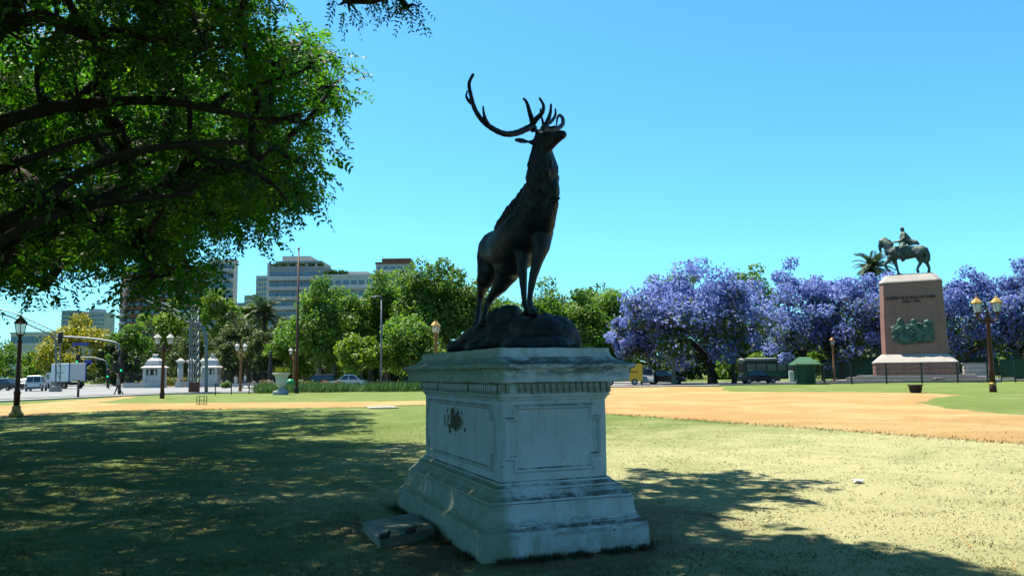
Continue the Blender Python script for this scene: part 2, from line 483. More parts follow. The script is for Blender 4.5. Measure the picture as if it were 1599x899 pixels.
M = dict(
    lawn=m_lawn(), blade=m_blade(), gravel=m_gravel(), asphalt=m_asphalt(), paint=m_paint(),
    bronze=m_bronze('dark_bronze', (0.0045, 0.0075, 0.014), (0.055, 0.082, 0.090), (0.52, 0.82)),
    rock=m_bronze('bronze_rock', (0.006, 0.008, 0.011), (0.040, 0.060, 0.060), (0.50, 0.82), 0.6, 5.0),
    horse=m_bronze('green_bronze', (0.018, 0.034, 0.042), (0.12, 0.16, 0.125), (0.44, 0.68), 0.55, 1.6),
    relief=m_bronze('verdigris', (0.018, 0.040, 0.036), (0.082, 0.145, 0.120), (0.40, 0.62), 0.6, 2.5),
    granite=m_stone('brown_granite', (0.30, 0.155, 0.12), (0.35, 0.19, 0.15)),
    pale_stone=m_stone('pale_stone', (0.44, 0.41, 0.38), (0.36, 0.33, 0.30)),
    concrete=m_stone('concrete', (0.40, 0.39, 0.36), (0.27, 0.26, 0.235), 4.0, False),
    slab=m_stone('mossy_slab', (0.30, 0.30, 0.25), (0.13, 0.15, 0.105), 5.0, False),
    pavement=mat('pavement', (0.43, 0.42, 0.40), (0.34, 0.33, 0.31), 0.8, 0.9),
    kerb=mat('kerb', (0.42, 0.40, 0.37), (0.30, 0.29, 0.27), 1.5, 0.9),
    yellow_kerb=mat('yellow_kerb', (0.62, 0.40, 0.10), (0.45, 0.30, 0.11), 1.5, 0.8),
    marking=mat('road_marking', (0.62, 0.62, 0.60), (0.42, 0.42, 0.41), 1.2, 0.8),
    white=mat('white_stucco', (0.66, 0.65, 0.62), (0.54, 0.53, 0.49), 1.2, 0.8),
    cream=mat('cream_wall', (0.58, 0.56, 0.52), (0.46, 0.45, 0.42), 0.2, 0.85),
    greywall=mat('grey_wall', (0.36, 0.38, 0.42), (0.28, 0.30, 0.34), 0.2, 0.85),
    brickband=mat('brick_band', (0.26, 0.12, 0.075), (0.19, 0.085, 0.055), 0.3, 0.9),
    darkwall=mat('dark_wall', (0.10, 0.085, 0.08), (0.07, 0.06, 0.06), 0.3, 0.9),
    blueglass=mat('blue_curtain_wall', (0.02, 0.13, 0.46), (0.015, 0.09, 0.36), 0.1, 0.25, 0.0, 0.5, 0.0),
    win=m_glass('window_glass'), winblue=m_glass('window_blue', (0.07, 0.13, 0.22)),
    iron_brown=mat('brown_iron', (0.115, 0.038, 0.022), (0.075, 0.030, 0.022), 6.0, 0.5, 0.3),
    iron_ochre=mat('ochre_iron', (0.34, 0.175, 0.055), (0.24, 0.115, 0.045), 5.0, 0.55, 0.2),
    iron_dark=mat('dark_iron', (0.028, 0.03, 0.034), (0.045, 0.04, 0.038), 6.0, 0.5, 0.3),
    gold=mat('gilt_iron', (0.52, 0.33, 0.09), (0.38, 0.22, 0.06), 6.0, 0.5, 0.3),
    lampglass=m_lampglass(),
    steel=mat('galvanised_steel', (0.22, 0.26, 0.28), (0.15, 0.18, 0.20), 3.0, 0.5, 0.35),
    fence_green=mat('fence_green', (0.012, 0.035, 0.030), (0.02, 0.045, 0.04), 3.0, 0.5),
    tarp=mat('green_screen', (0.012, 0.085, 0.035), (0.008, 0.055, 0.026), 0.7, 0.8),
    kiosk=mat('green_sheet', (0.02, 0.115, 0.045), (0.012, 0.085, 0.03), 1.0, 0.6),
    rubber=mat('rubber', (0.018, 0.018, 0.018), None, 1, 0.85),
    rim=mat('wheel_rim', (0.35, 0.36, 0.37), None, 1, 0.4, 0.6),
    carglass=mat('car_glass', (0.02, 0.025, 0.03), None, 1, 0.08, 0, 0.8, 0),
    car_white=mat('car_white', (0.70, 0.71, 0.72), None, 1, 0.3, 0, 0.5, 0),
    car_silver=mat('car_silver', (0.42, 0.44, 0.45), None, 1, 0.3, 0.4, 0.5, 0),
    car_dark=mat('car_dark', (0.02, 0.022, 0.03), None, 1, 0.25, 0, 0.5, 0),
    car_red=mat('car_red', (0.36, 0.02, 0.02), None, 1, 0.3, 0, 0.5, 0),
    car_maroon=mat('car_maroon', (0.06, 0.012, 0.012), None, 1, 0.3, 0, 0.5, 0),
    yellow=mat('yellow_paint', (0.78, 0.43, 0.012), None, 1, 0.35, 0, 0.5, 0),
    blue=mat('blue_paint', (0.02, 0.06, 0.36), None, 1, 0.4, 0, 0.4, 0),
    bluegrey=mat('blue_grey_paint', (0.36, 0.43, 0.50), (0.28, 0.35, 0.42), 2, 0.6),
    signblue=mat('sign_blue', (0.03, 0.06, 0.38), None, 1, 0.5, 0, 0.3, 0),
    black=mat('black_housing', (0.010, 0.010, 0.011), None, 1, 0.5, 0, 0.3, 0),
    redlight=mat('red_lens', (0.10, 0.006, 0.006), None, 1, 0.3, 0, 0.5, 0),
    greenlight=m_emit('green_signal', (0.01, 0.75, 0.28), 0.8),
    ink=mat('dark_letters', (0.02, 0.03, 0.028), None, 1, 0.6, 0, 0.3, 0),
    letter_grey=mat('grey_print', (0.32, 0.40, 0.38), None, 1, 0.6, 0, 0.3, 0),
    skin=mat('skin', (0.42, 0.25, 0.18), None, 1, 0.6), hair=mat('hair', (0.03, 0.02, 0.015), None, 1, 0.7),
    cloth_grey=mat('grey_green_cloth', (0.24, 0.28, 0.24), None, 1, 0.9), cloth_dark=mat('dark_cloth', (0.04, 0.05, 0.05), None, 1, 0.9),
    cloth_white=mat('white_cloth', (0.62, 0.62, 0.60), None, 1, 0.9), cloth_blue=mat('blue_cloth', (0.10, 0.16, 0.30), None, 1, 0.9),
    bin=mat('rusty_bin', (0.075, 0.045, 0.04), (0.05, 0.03, 0.03), 5, 0.8),
    greenplastic=mat('green_plastic', (0.01, 0.30, 0.10), None, 1, 0.4),
    paper=mat('paper', (0.8, 0.8, 0.78), None, 1, 0.9),
    dryleaf=mat('dry_leaf', (0.50, 0.30, 0.03), (0.25, 0.14, 0.05), 3, 0.8, rnd=0.5),
    soil=mat('soil', (0.16, 0.11, 0.07), (0.10, 0.07, 0.045), 2.0, 0.95),
    bark=m_bark('dark_bark', (0.030, 0.024, 0.018), (0.060, 0.048, 0.036)),
    bark_pale=m_bark('plane_bark', (0.17, 0.15, 0.11), (0.28, 0.26, 0.20)),
    bark_brown=m_bark('brown_bark', (0.075, 0.058, 0.045), (0.12, 0.095, 0.075)),
)
L = dict(
    tipa=leaf_mat('tipa_leaf', [(0.0, (0.026, 0.056, 0.009)), (0.6, (0.050, 0.122, 0.014)), (1.0, (0.125, 0.205, 0.022))], (2.0, 2.9, 0.6), 0.50),
    plane=leaf_mat('plane_leaf', [(0.0, (0.042, 0.105, 0.018)), (0.55, (0.105, 0.220, 0.028)), (1.0, (0.20, 0.32, 0.05))], (1.6, 1.7, 0.7), 0.45),
    lime=leaf_mat('lime_leaf', [(0.0, (0.070, 0.150, 0.014)), (0.55, (0.145, 0.270, 0.020)), (1.0, (0.25, 0.36, 0.03))], (1.5, 1.5, 0.6), 0.42),
    olive=leaf_mat('olive_leaf', [(0.0, (0.034, 0.060, 0.018)), (0.6, (0.085, 0.125, 0.036)), (1.0, (0.165, 0.20, 0.068))], (1.3, 1.4, 0.8), 0.38),
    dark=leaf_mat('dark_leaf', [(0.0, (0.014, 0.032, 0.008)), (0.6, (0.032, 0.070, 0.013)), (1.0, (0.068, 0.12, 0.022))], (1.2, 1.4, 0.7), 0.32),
    gold=leaf_mat('gold_blossom', [(0.0, (0.045, 0.085, 0.011)), (0.40, (0.13, 0.18, 0.014)), (0.65, (0.34, 0.33, 0.014)), (1.0, (0.50, 0.44, 0.03))], (1.2, 1.2, 0.6), 0.36),
    jac=leaf_mat('jacaranda_blossom', [(0.0, (0.060, 0.115, 0.024)), (0.22, (0.115, 0.175, 0.045)), (0.30, (0.145, 0.195, 0.44)), (0.65, (0.205, 0.285, 0.68)), (1.0, (0.38, 0.46, 0.84))], (1.2, 1.2, 1.25), 0.54),
    strap=leaf_mat('strap_leaf', [(0.0, (0.045, 0.105, 0.035)), (0.6, (0.090, 0.185, 0.065)), (1.0, (0.19, 0.27, 0.115))], (1.2, 1.3, 0.8), 0.3),
    hedge=leaf_mat('hedge_leaf', [(0.0, (0.075, 0.125, 0.014)), (0.6, (0.165, 0.225, 0.020)), (1.0, (0.28, 0.29, 0.036))], (1.2, 1.3, 0.7), 0.3),
    russet=leaf_mat('russet_leaf', [(0.0, (0.14, 0.09, 0.042)), (0.6, (0.25, 0.165, 0.085)), (1.0, (0.25, 0.26, 0.085))], (1.2, 1.2, 0.9), 0.3),
    palm=leaf_mat('palm_leaf', [(0.0, (0.024, 0.050, 0.018)), (0.6, (0.062, 0.105, 0.034)), (1.0, (0.14, 0.175, 0.06))], (1.1, 1.3, 0.7), 0.25),
)

# ------------------------------------------------------------------ the setting: ground, path, road, pavement
def poly_sheet(name, pts, z, m, jitter=0.0, step=1.0, seed=0):
    """flat sheet with a slightly ragged outline"""
    P = []
    n = len(pts)
    for i in range(n):
        a = Vector(pts[i][:2]); b = Vector(pts[(i + 1) % n][:2])
        k = max(1, min(110, int((b - a).length / step)))
        for j in range(k):
            p = a.lerp(b, j / k)
            if jitter:
                d = (b - a).normalized(); nrm = Vector((-d.y, d.x))
                p = p + nrm * jitter * (mnoise.noise((p.x * 0.9 + seed, p.y * 0.9, 3.1)) + 0.8 * mnoise.noise((p.x * 2.7, p.y * 2.7 + seed, 7.7)) + 0.5 * mnoise.noise((p.x * 7.7, p.y * 7.7 + seed, 1.7)))
            P.append(Vector((p.x, p.y, 0)))
    tri = tessellate_polygon([P])
    mb = MB()
    mb._add([(p.x, p.y, z) for p in P], [])
    for t in tri:
        a, b, c = (P[i] for i in t)
        mb.F.append(tuple(t) if (b - a).cross(c - a).z > 0 else tuple(reversed(t)))
    o = mb.build(name, m)
    return tag(o, kind='structure')

# lawn: one sheet to the horizon, gently uneven near by
def build_ground():
    xs = np.concatenate([[-3000, -1200, -500, -200, -90], np.linspace(-45, 45, 91), [90, 200, 500, 1200, 3000]])
    ys = np.concatenate([[-400, -120, -40], np.linspace(-12, 60, 73), [80, 120, 200, 500, 1200, 3500]])
    X, Y = np.meshgrid(xs, ys)
    V = np.stack([X.ravel(), Y.ravel(), np.zeros(X.size)], 1)
    nx = len(xs)
    i, j = np.meshgrid(np.arange(nx - 1), np.arange(len(ys) - 1))
    a = (j * nx + i).ravel()
    F = np.stack([a, a + 1, a + nx + 1, a + nx], 1)
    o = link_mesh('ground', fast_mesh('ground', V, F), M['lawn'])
    tag(o, kind='structure')
build_ground()

path_px_near = [(-260, 690), (0, 653), (160, 642), (400, 638), (560, 636), (660, 632), (800, 634), (945, 646), (1200, 664), (1420, 680), (1599, 693), (1900, 716)]
path_px_far = [(1900, 668), (1599, 648), (1480, 637.5), (1431, 628.5), (1462, 621), (1500, 616.5), (1450, 614), (1330, 612), (1145, 611.5), (1126, 608), (1134, 604.5), (1040, 603), (945, 603), (830, 605), (760, 616), (690, 624.5), (560, 627), (370, 628), (230, 629.5), (150, 629), (185, 623.5), (215, 619.5), (200, 618.5), (148, 622.5), (0, 633.5), (-260, 655)]
path = poly_sheet('path', [G(*p) for p in path_px_near + path_px_far], 0.004, M['gravel'], 0.30, 0.35, 3)

# avenue on the left running away from us, and the street that crosses behind the park
road_poly = [(-150, -60), (-60, -60), (-49, 36), (-39, 51), (-34.0, 70), (-31.0, 74.5), (-18, 76.0), (0, 78.5), (20, 80.0), (38, 84), (60, 87), (160, 104), (160, 128), (60, 108), (20, 101), (-12, 97), (-26, 96.5), (-34, 100), (-38, 112), (-40, 330), (-86, 330), (-92, 150)]
road = poly_sheet('road', road_poly, 0.004, M['asphalt'], 0, 5.0)
def strip_along(name, line, w, z0, z1, m, side=1):
    """raised strip (pavement or kerb) along a polyline, thickness z0..z1"""
    mb = MB()
    P = [Vector((p[0], p[1])) for p in line]
    L_, R_ = [], []
    for i, p in enumerate(P):
        d = (P[min(i + 1, len(P) - 1)] - P[max(i - 1, 0)]).normalized()
        n = Vector((-d.y, d.x)) * side
        L_.append(p); R_.append(p + n * w)
    for i in range(len(P) - 1):
        a, b, c, d = L_[i], L_[i + 1], R_[i + 1], R_[i]
        q = [(v.x, v.y) for v in (a, b, c, d)]
        if (b - a).cross(c - b) < 0: q.reverse()
        mb.prism(q, z0, z1)
    return tag(mb.build(name, m), kind='structure')
edge = [(-60, -60), (-49, 36), (-39, 51), (-34.0, 70), (-31.0, 74.5), (-18, 76.0), (0, 78.5), (20, 80.0), (38, 84), (60, 87)]
strip_along('kerb', edge, 0.25, 0.0, 0.13, M['kerb'], -1)
strip_along('pavement', [(-57.9, -50), (-46.8, 36.2), (-37.4, 50.6), (-33.0, 68.5), (-30.6, 73.8), (-17.9, 75.6), (0, 78.1), (20, 79.6)], 1.7, 0.0, 0.11, M['pavement'], -1)
far_edge = [(20, 101), (-12, 97), (-26, 96.5), (-34, 100), (-38, 112), (-40, 330)]
strip_along('kerb', far_edge, 0.25, 0.0, 0.13, M['kerb'], -1)
strip_along('pavement', [(20, 101.4), (-12, 97.4), (-26, 96.9), (-33.7, 100.4), (-37.6, 112.3), (-39.6, 330)], 7.0, 0.0, 0.11, M['pavement'], -1)
# pedestrian crossing stripes on the avenue
for i in range(9):
    c = Vector((-44.0 - i * 1.35, 54.0 + i * 0.62))
    mb = MB(); mb.box((0, 0, 0), (0.62, 4.2, 0.004), 0.0)
    o = mb.build('crossing_stripe', M['marking'], road); o.location = (c.x, c.y, 0.011); o.rotation_euler = (0, 0, 0.45)
# planted traffic island in front of the gate
isl = G(285, 603); ISL = (isl.x, isl.y)
mb = MB(); mb.prism([(ISL[0] + 4.4 * math.cos(a), ISL[1] + 2.6 * math.sin(a)) for a in np.linspace(0, 2 * math.pi, 24, endpoint=False)], 0.0, 0.15)
tag(mb.build('traffic_island_kerb', M['yellow_kerb']), kind='structure')
# ------------------------------------------------------------------ trees
def rand_dirs(rng, n):
    d = rng.normal(size=(n, 3)); return d / np.linalg.norm(d, axis=1, keepdims=True)

def diamonds(pos, axis, nrm, Ln, Wd):
    """one diamond-shaped leaf per row"""
    side = np.cross(axis, nrm); side /= (np.linalg.norm(side, axis=1, keepdims=True) + 1e-9)
    Ln = np.asarray(Ln).reshape(-1, 1); Wd = np.asarray(Wd).reshape(-1, 1)
    a = pos - axis * Ln * 0.5; c = pos + axis * Ln * 0.5
    m = pos - axis * Ln * 0.05
    V = np.stack([a, m + side * Wd * 0.5, c, m - side * Wd * 0.5], 1).reshape(-1, 3)
    F = np.arange(len(V)).reshape(-1, 4)
    return V, F

def skeleton(base, fork_z, centers, rng, lean=(0, 0), arch=0.08, step=1.2, wob=0.07, path_w=0.3):
    base = np.array(base, float)
    top = base + np.array([lean[0], lean[1], fork_z])
    N = [base]; par = [-1]; plen = [0.0]
    k = 4
    for i in range(1, k + 1):
        p = base + (top - base) * i / k + rng.normal(size=3) * np.array([1, 1, 0]) * fork_z * 0.015
        N.append(p); par.append(i - 1); plen.append(plen[-1] + fork_z / k)
    first = k
    order = np.argsort(np.linalg.norm(centers - top, axis=1))
    tips = []
    for ci in order:
        c = centers[ci]
        A = np.array(N[first:])
        d = np.linalg.norm(A - c, axis=1)
        cost = d + path_w * np.array(plen[first:]) + np.where(A[:, 2] > c[2] + 0.25, (A[:, 2] - c[2]) * 0.5, 0)
        j = int(np.argmin(cost)) + first
        s = N[j].copy(); dist = float(np.linalg.norm(c - s))
        kk = max(2, int(dist / step))
        prev = j
        for i in range(1, kk + 1):
            f = i / kk
            p = s + (c - s) * f
            p[2] += math.sin(math.pi * f) * dist * arch
            if i < kk: p = p + rng.normal(size=3) * dist * wob / kk ** 0.5
            N.append(p); par.append(prev); plen.append(plen[prev] + dist / kk)
            prev = len(N) - 1
        tips.append(prev)
    return np.array(N), np.array(par), tips

def branch_mesh(name, N, par, r_tip, r_base, m, parent, expo=0.5, off=None, minr=0.0):
    n = len(N)
    cnt = np.zeros(n); kids = [[] for _ in range(n)]
    for i in range(n):
        if par[i] >= 0: kids[par[i]].append(i)
    for i in range(n - 1, -1, -1):
        if not kids[i]: cnt[i] = 1
        if par[i] >= 0: cnt[par[i]] += cnt[i]
    rad = r_tip * cnt ** expo
    rad = rad * (1 + (r_base / rad[0] - 1) * (cnt / cnt[0]) ** 0.5)
    rad[0] *= 1.45
    mb = MB(off)
    stack = [(0, None)]
    while stack:
        st, pr = stack.pop()
        chain = [st] if pr is None else [pr, st]
        cur = st
        while kids[cur]:
            ks = sorted(kids[cur], key=lambda q: -cnt[q])
            for q in ks[1:]: stack.append((q, cur))
            cur = ks[0]; chain.append(cur)
        rr = [rad[q] for q in chain]
        if pr is not None: rr[0] = min(rad[pr] * 0.8, rr[1] * 1.25)
        rr[-1] = max(rr[-1] * 0.4, 0.004)
        if max(rr) < minr: continue
        mb.tube([N[q] for q in chain], rr, n=8 if max(rr) > 0.12 else 5, cap=False)
    return mb.build(name, m, parent, True)

def clump_leaves(rng, centers, rads, per, ln, wd, outc=None, flat=0.8, shell=0.5, outward=0.75):
    """leaves spread through each clump; faces look mostly outward"""
    k = len(centers)
    idx = np.repeat(np.arange(k), per)
    d = rand_dirs(rng, len(idx))
    r = rng.uniform(shell, 1.0, len(idx)) ** 0.7
    r *= 1 + 0.22 * rng.normal(size=len(idx)) * 0.6
    pos = centers[idx] + d * (rads[idx] * r)[:, None] * np.array([1, 1, flat])
    nr = d * outward + rand_dirs(rng, len(idx)) * 0.75 + np.array([0, 0, 0.25])
    nr /= np.linalg.norm(nr, axis=1, keepdims=True)
    ax = np.cross(nr, rand_dirs(rng, len(idx))); ax /= np.linalg.norm(ax, axis=1, keepdims=True) + 1e-9
    sc = rng.uniform(0.65, 1.35, len(idx))
    V, F = diamonds(pos, ax, nr, ln * sc, wd * sc)
    ct = rng.uniform(-0.22, 0.22, k)[idx]
    tint = np.clip(0.5 + ct + rng.normal(size=len(idx)) * 0.2, 0, 1)
    return V, F, tint, pos

def crown_object(name, V, F, tint, m, parent, off):
    me = fast_mesh(name, V - np.array(off), F)
    face_attr(me, 'tint', tint)
    return link_mesh(name, me, m, parent)

def far_tree(name, px, top, bot, hw, Y, leafm, label, group, seed, nleaf=5200, nclump=34, ln=0.46, barkm='bark_brown', trunk_px=None, depth=0.85, tr=None, fork=None, rfill=0.5, low=-0.55, cat='tree', tintf=None, clr=0.30):
    rng = np.random.default_rng(seed)
    T = U(px, top, Y); B = U(px, bot, Y)
    rx = hw * Y / FPX; zc = (T.z + B.z) / 2; rz = (T.z - B.z) / 2; ry = rx * depth
    C = np.array([T.x, Y, zc])
    bp = U(trunk_px if trunk_px is not None else px, 590, Y)
    base = Vector((bp.x, Y, 0))
    root = empty(name, base, 0, label, cat, group)
    dirs = rand_dirs(rng, nclump * 4)
    dirs = dirs[dirs[:, 2] > low][:nclump]
    f = rng.uniform(rfill, 0.86, len(dirs)) ** 0.8
    lobes = 1 + 0.16 * np.sin(dirs[:, 0] * 5 + seed) + 0.12 * np.sin(dirs[:, 2] * 7 + dirs[:, 1] * 6 + seed * 1.7)
    cen = C + dirs * f[:, None] * lobes[:, None] * np.array([rx, ry, rz])
    cr = rng.uniform(0.75, 1.35, len(dirs)) * clr * min(rx, rz * 1.25)
    cen[:, 2] = np.maximum(cen[:, 2], cr * 0.6 + 0.3)
    per = max(20, nleaf // len(dirs))
    fz = fork if fork is not None else max(1.2, (B.z) * 1.0 + 0.35 * rz)
    N, par, tips = skeleton(base, fz, cen, rng, ((C[0] - base.x) * 0.25, 0), step=1.6)
    branch_mesh('trunk', N, par, 0.045, tr if tr else 0.035 * (T.z) * 0.75, M[barkm], root, off=base)
    V, F, tint, pos = clump_leaves(rng, cen, cr, per, ln, ln * 0.62)
    if tintf is not None: tint = tintf(rng, pos, C, (rx, ry, rz), tint, np.repeat(np.arange(len(dirs)), per))
    crown_object('crown', V, F, tint, L[leafm], root, base)
    return root

def sprays(rng, pos, axis, length, pairs, lw, ll):
    """feather-shaped compound leaves: pairs of leaflets along a rib"""
    n = len(pos)
    up = np.tile(np.array([0, 0, 1.0]), (n, 1)) + rand_dirs(rng, n) * 0.7
    side = np.cross(axis, up); side /= np.linalg.norm(side, axis=1, keepdims=True) + 1e-9
    nr = np.cross(side, axis)
    Vs, ts = [], []
    tint = np.clip(0.45 + rng.normal(size=n) * 0.22, 0, 1)
    for k in range(pairs):
        t = (k + 0.6) / pairs
        droop = np.array([0, 0, -0.22]) * t * t
        p = pos + (axis * t + droop) * length[:, None]
        for sgn in (-1, 1):
            d = side * sgn * 0.85 + axis * 0.5 + np.array([0, 0, -0.25])
            d = d + rng.normal(size=(n, 3)) * 0.18
            d /= np.linalg.norm(d, axis=1, keepdims=True)
            sc = (1.0 - 0.45 * abs(t - 0.45)) * rng.uniform(0.8, 1.2, n)
            nn = nr + rng.normal(size=(n, 3)) * 0.45
            V, F = diamonds(p + d * (ll * 0.5 * sc)[:, None], d, nn, ll * sc, lw * sc)
            Vs.append(V.reshape(n, 4, 3)); ts.append(np.clip(tint + rng.normal(size=n) * 0.08, 0, 1))
    V = np.concatenate(Vs).reshape(-1, 3)
    return V, np.arange(len(V)).reshape(-1, 4), np.concatenate(ts)

def near_tree(name, label, base, fork_z, lean, centers, crad, per, trunk_r, seed, pairs=5, ln=(0.28, 0.42), lw=0.045, ll=0.115, r_tip=0.012, twigs=True, group=None):
    rng = np.random.default_rng(seed)
    base = Vector(base)
    root = empty(name, base, 0, label, 'tree', group)
    N, par, tips = skeleton(base, fork_z, centers, rng, lean, arch=0.10, step=0.9, wob=0.10, path_w=0.18)
    # fine twigs inside each clump
    pos_all, ax_all = [], []
    NL = [list(N)]; PL = list(par)
    extra_N, extra_P = [], []
    tip_of = {}
    order = np.argsort(np.linalg.norm(centers - np.array([base.x + lean[0], base.y + lean[1], fork_z]), axis=1))
    cnt = len(N)
    for ti, ci in zip(tips, order):
        c, r = centers[ci], crad[ci]
        k = 5 if twigs else 0
        ends = [c]
        for _ in range(k):
            d = rand_dirs(rng, 1)[0] * np.array([1, 1, 0.55]); e = c + d * r * 0.75
            mid = (c + e) / 2 + rng.normal(size=3) * r * 0.08
            extra_N += [mid, e + np.array([0, 0, -0.12 * r])]; extra_P += [ti, cnt]; cnt += 2
            ends.append(e)
        ends = np.array(ends)
        m = int(per * (r / np.mean(crad)) ** 2) if r > 0.3 else 15
        w = ends[rng.integers(0, len(ends), m)]
        p = w + rng.normal(size=(m, 3)) * r * np.array([0.33, 0.33, 0.24])
        d = (p - c) / (r + 1e-6) * 0.9 + rand_dirs(rng, m) * 0.8 + np.array([0, 0, -0.35])
        d /= np.linalg.norm(d, axis=1, keepdims=True)
        pos_all.append(p); ax_all.append(d)
    if extra_N:
        N = np.concatenate([N, np.array(extra_N)]); par = np.concatenate([par, np.array(extra_P)])
    branch_mesh('trunk', N, par, r_tip, trunk_r, M['bark'], root, off=base)
    P = np.concatenate(pos_all); A = np.concatenate(ax_all)
    fine = np.concatenate([np.full(len(q), crad[ci] < 0.3) for q, ci in zip(pos_all, order)])
    V, F, tint = sprays(rng, P[~fine], A[~fine], rng.uniform(ln[0], ln[1], (~fine).sum()), pairs, lw, ll)
    if fine.any():
        A[fine] = A[fine] * 0.6 + np.array([0, 0, -0.5])
        V2, F2, t2 = sprays(rng, P[fine], A[fine] / np.linalg.norm(A[fine], axis=1, keepdims=True), rng.uniform(.10, .2, fine.sum()), 6, 0.017, 0.045)
        V, F, tint = np.concatenate([V, V2]), np.concatenate([F, F2 + len(V)]), np.concatenate([tint, t2])
    crown_object('crown', V, F, tint, L['tipa'], root, base)
    return root

# the big tipa whose crown fills the upper left of the view
SIL = [(-900, -900), (330, -900), (430, -30), (515, 55), (575, 100), (556, 168), (508, 210), (522, 300), (488, 352), (462, 384), (440, 378), (400, 362), (372, 408), (335, 385), (330, 415), (300, 480), (255, 492), (205, 462), (160, 445), (130, 425), (95, 474), (30, 480), (-300, 490), (-900, 490)]
def sil_ok(C, R, poly, keep=0.75):
    ok = np.ones(len(C), bool)
    for off in ((1, 0, 0), (-1, 0, 0), (0, 0, 1), (0, 0, -1), (0, 0, 0), (0.7, 0, 0.7), (0.7, 0, -0.7), (-0.7, 0, -0.7)):
        x, y, f = proj(C + np.array(off) * R[:, None] * keep)
        ok &= inpoly(x, y, poly) | ~f
    return ok
def thin(C, R, dmin, nmax):
    keep = []
    for i in range(len(C)):
        if all(np.linalg.norm(C[i] - C[j]) > dmin for j in keep): keep.append(i)
        if len(keep) >= nmax: break
    return C[keep], R[keep]
LIMBS = [   # heavy limbs seen from below: photo trace, distance, radii
    ([(-160, 470), (-60, 395), (0, 352), (60, 318), (120, 275), (200, 240), (290, 226), (385, 222)], 10.8, .17, .035),
    ([(-160, 470), (-90, 400), (-20, 385), (60, 345), (130, 325), (210, 312), (300, 302)], 10.6, .13, .025),
    ([(-190, 420), (-120, 300), (-20, 205), (70, 172), (160, 160), (250, 158), (330, 170), (420, 188), (470, 178)], 11.2, .16, .03),
    ([(-160, 430), (-60, 310), (0, 266), (70, 240), (120, 220), (190, 205)], 11.0, .10, .03),
    ([(290, 226), (330, 250), (380, 262), (430, 290), (455, 330)], 10.8, .055, .012),
    ([(250, 158), (270, 120), (310, 80), (340, 30)], 11.2, .06, .02),
    ([(330, 170), (370, 140), (430, 125), (490, 105)], 11.2, .05, .012),
    ([(70, 172), (60, 110), (90, 50), (80, -30)], 11.2, .07, .025),
]
def near_limb(C, R):
    x, y, f = proj(C); sc_ = FPX / np.maximum(C[:, 1], 1.0); bad = np.zeros(len(C), bool)
    for pts, Yl, r0, r1 in LIMBS[:4]:
        for (ax, ay), (bx, by) in zip(pts[:-1], pts[1:]):
            L2 = (bx - ax) ** 2 + (by - ay) ** 2
            tt = np.clip(((x - ax) * (bx - ax) + (y - ay) * (by - ay)) / L2, 0, 1)
            dd_ = np.hypot(x - ax - tt * (bx - ax), y - ay - tt * (by - ay))
            bad |= (C[:, 1] < Yl + 0.2) & (dd_ < R * sc_ * 0.55 + 8)
    return bad
def tree_A():
    rng = np.random.default_rng(11)
    n = 9000
    d = rand_dirs(rng, n); r = rng.uniform(0.34, 1.0, n) ** 0.5
    C = np.array([-11.0, 14.5, 7.6]) + d * r[:, None] * np.array([10.8, 8.2, 5.6])
    R = rng.uniform(0.45, 0.85, n)
    ok = sil_ok(C, R, SIL, 0.80) & (C[:, 2] > 2.8) & (np.linalg.norm(C[:, :2], axis=1) > 4.5)
    ok &= ~near_limb(C, R)
    C, R = C[ok], R[ok]
    C, R = thin(C, R, 0.80, 580)
    root = near_tree('tipa_tree', 'broad dark crown of a leafy tree with heavy limbs reaching in at the upper left', (-11.8, 13.5, 0), 3.3, (0.6, 0.3), C, R, 50, 0.55, 5, pairs=6, lw=0.060, ll=0.135, ln=(0.34, 0.5), r_tip=0.020, group='park trees in the foreground')
    for pts, Yl, r0, r1 in LIMBS:
        P = [U(px, py, Yl + 0.25 * math.sin(i * 1.9)) for i, (px, py) in enumerate(pts)]
        if pts[0][0] < -100: P = [Vector((-11.6, 13.6, 2.9)), Vector((-10.9, 12.4, 3.6))] + P[1:]
        Q = []
        for i in range(len(P) - 1):
            p0, p1, p2, p3 = P[max(i - 1, 0)], P[i], P[i + 1], P[min(i + 2, len(P) - 1)]
            for k in range(5):
                t = k / 5
                Q.append(0.5 * (2 * p1 + (p2 - p0) * t + (2 * p0 - 5 * p1 + 4 * p2 - p3) * t * t + (3 * p1 - p0 - 3 * p2 + p3) * t ** 3))
        Q.append(P[-1])
        mb = MB(root.location); n = len(Q)
        mb.tube(Q, [(r0 + (r1 - r0) * (i / (n - 1)) ** 0.8) * (1 + 0.10 * math.sin(i * 1.3)) for i in range(n)], 9)
        mb.build('limb', M['bark'], root, True)
tree_A()
def tree_A2():
    rng = np.random.default_rng(12)
    n = 7000
    d = rand_dirs(rng, n); r = rng.uniform(0.30, 1.0, n) ** 0.5
    C = np.array([-17.5, 31.0, 9.0]) + d * r[:, None] * np.array([11.5, 10.5, 4.8])
    R = rng.uniform(0.7, 1.15, n)
    ok = sil_ok(C, R, [(-900, -900), (300, -900), (420, 100), (470, 200), (470, 320), (400, 345), (320, 360), (280, 425), (120, 415), (0, 440), (-900, 460)], 0.9)
    C, R = thin(C[ok], R[ok], 1.1, 330)
    near_tree('tipa_tree', 'further leafy tree whose crown shows behind the big limbs at the left edge', (-24.5, 31.0, 0), 4.4, (0.8, 0.2), C, R, 36, 0.45, 6, pairs=3, lw=0.15, ll=0.30, ln=(0.4, 0.55), r_tip=0.018, twigs=False, group='park trees in the foreground')
tree_A2()
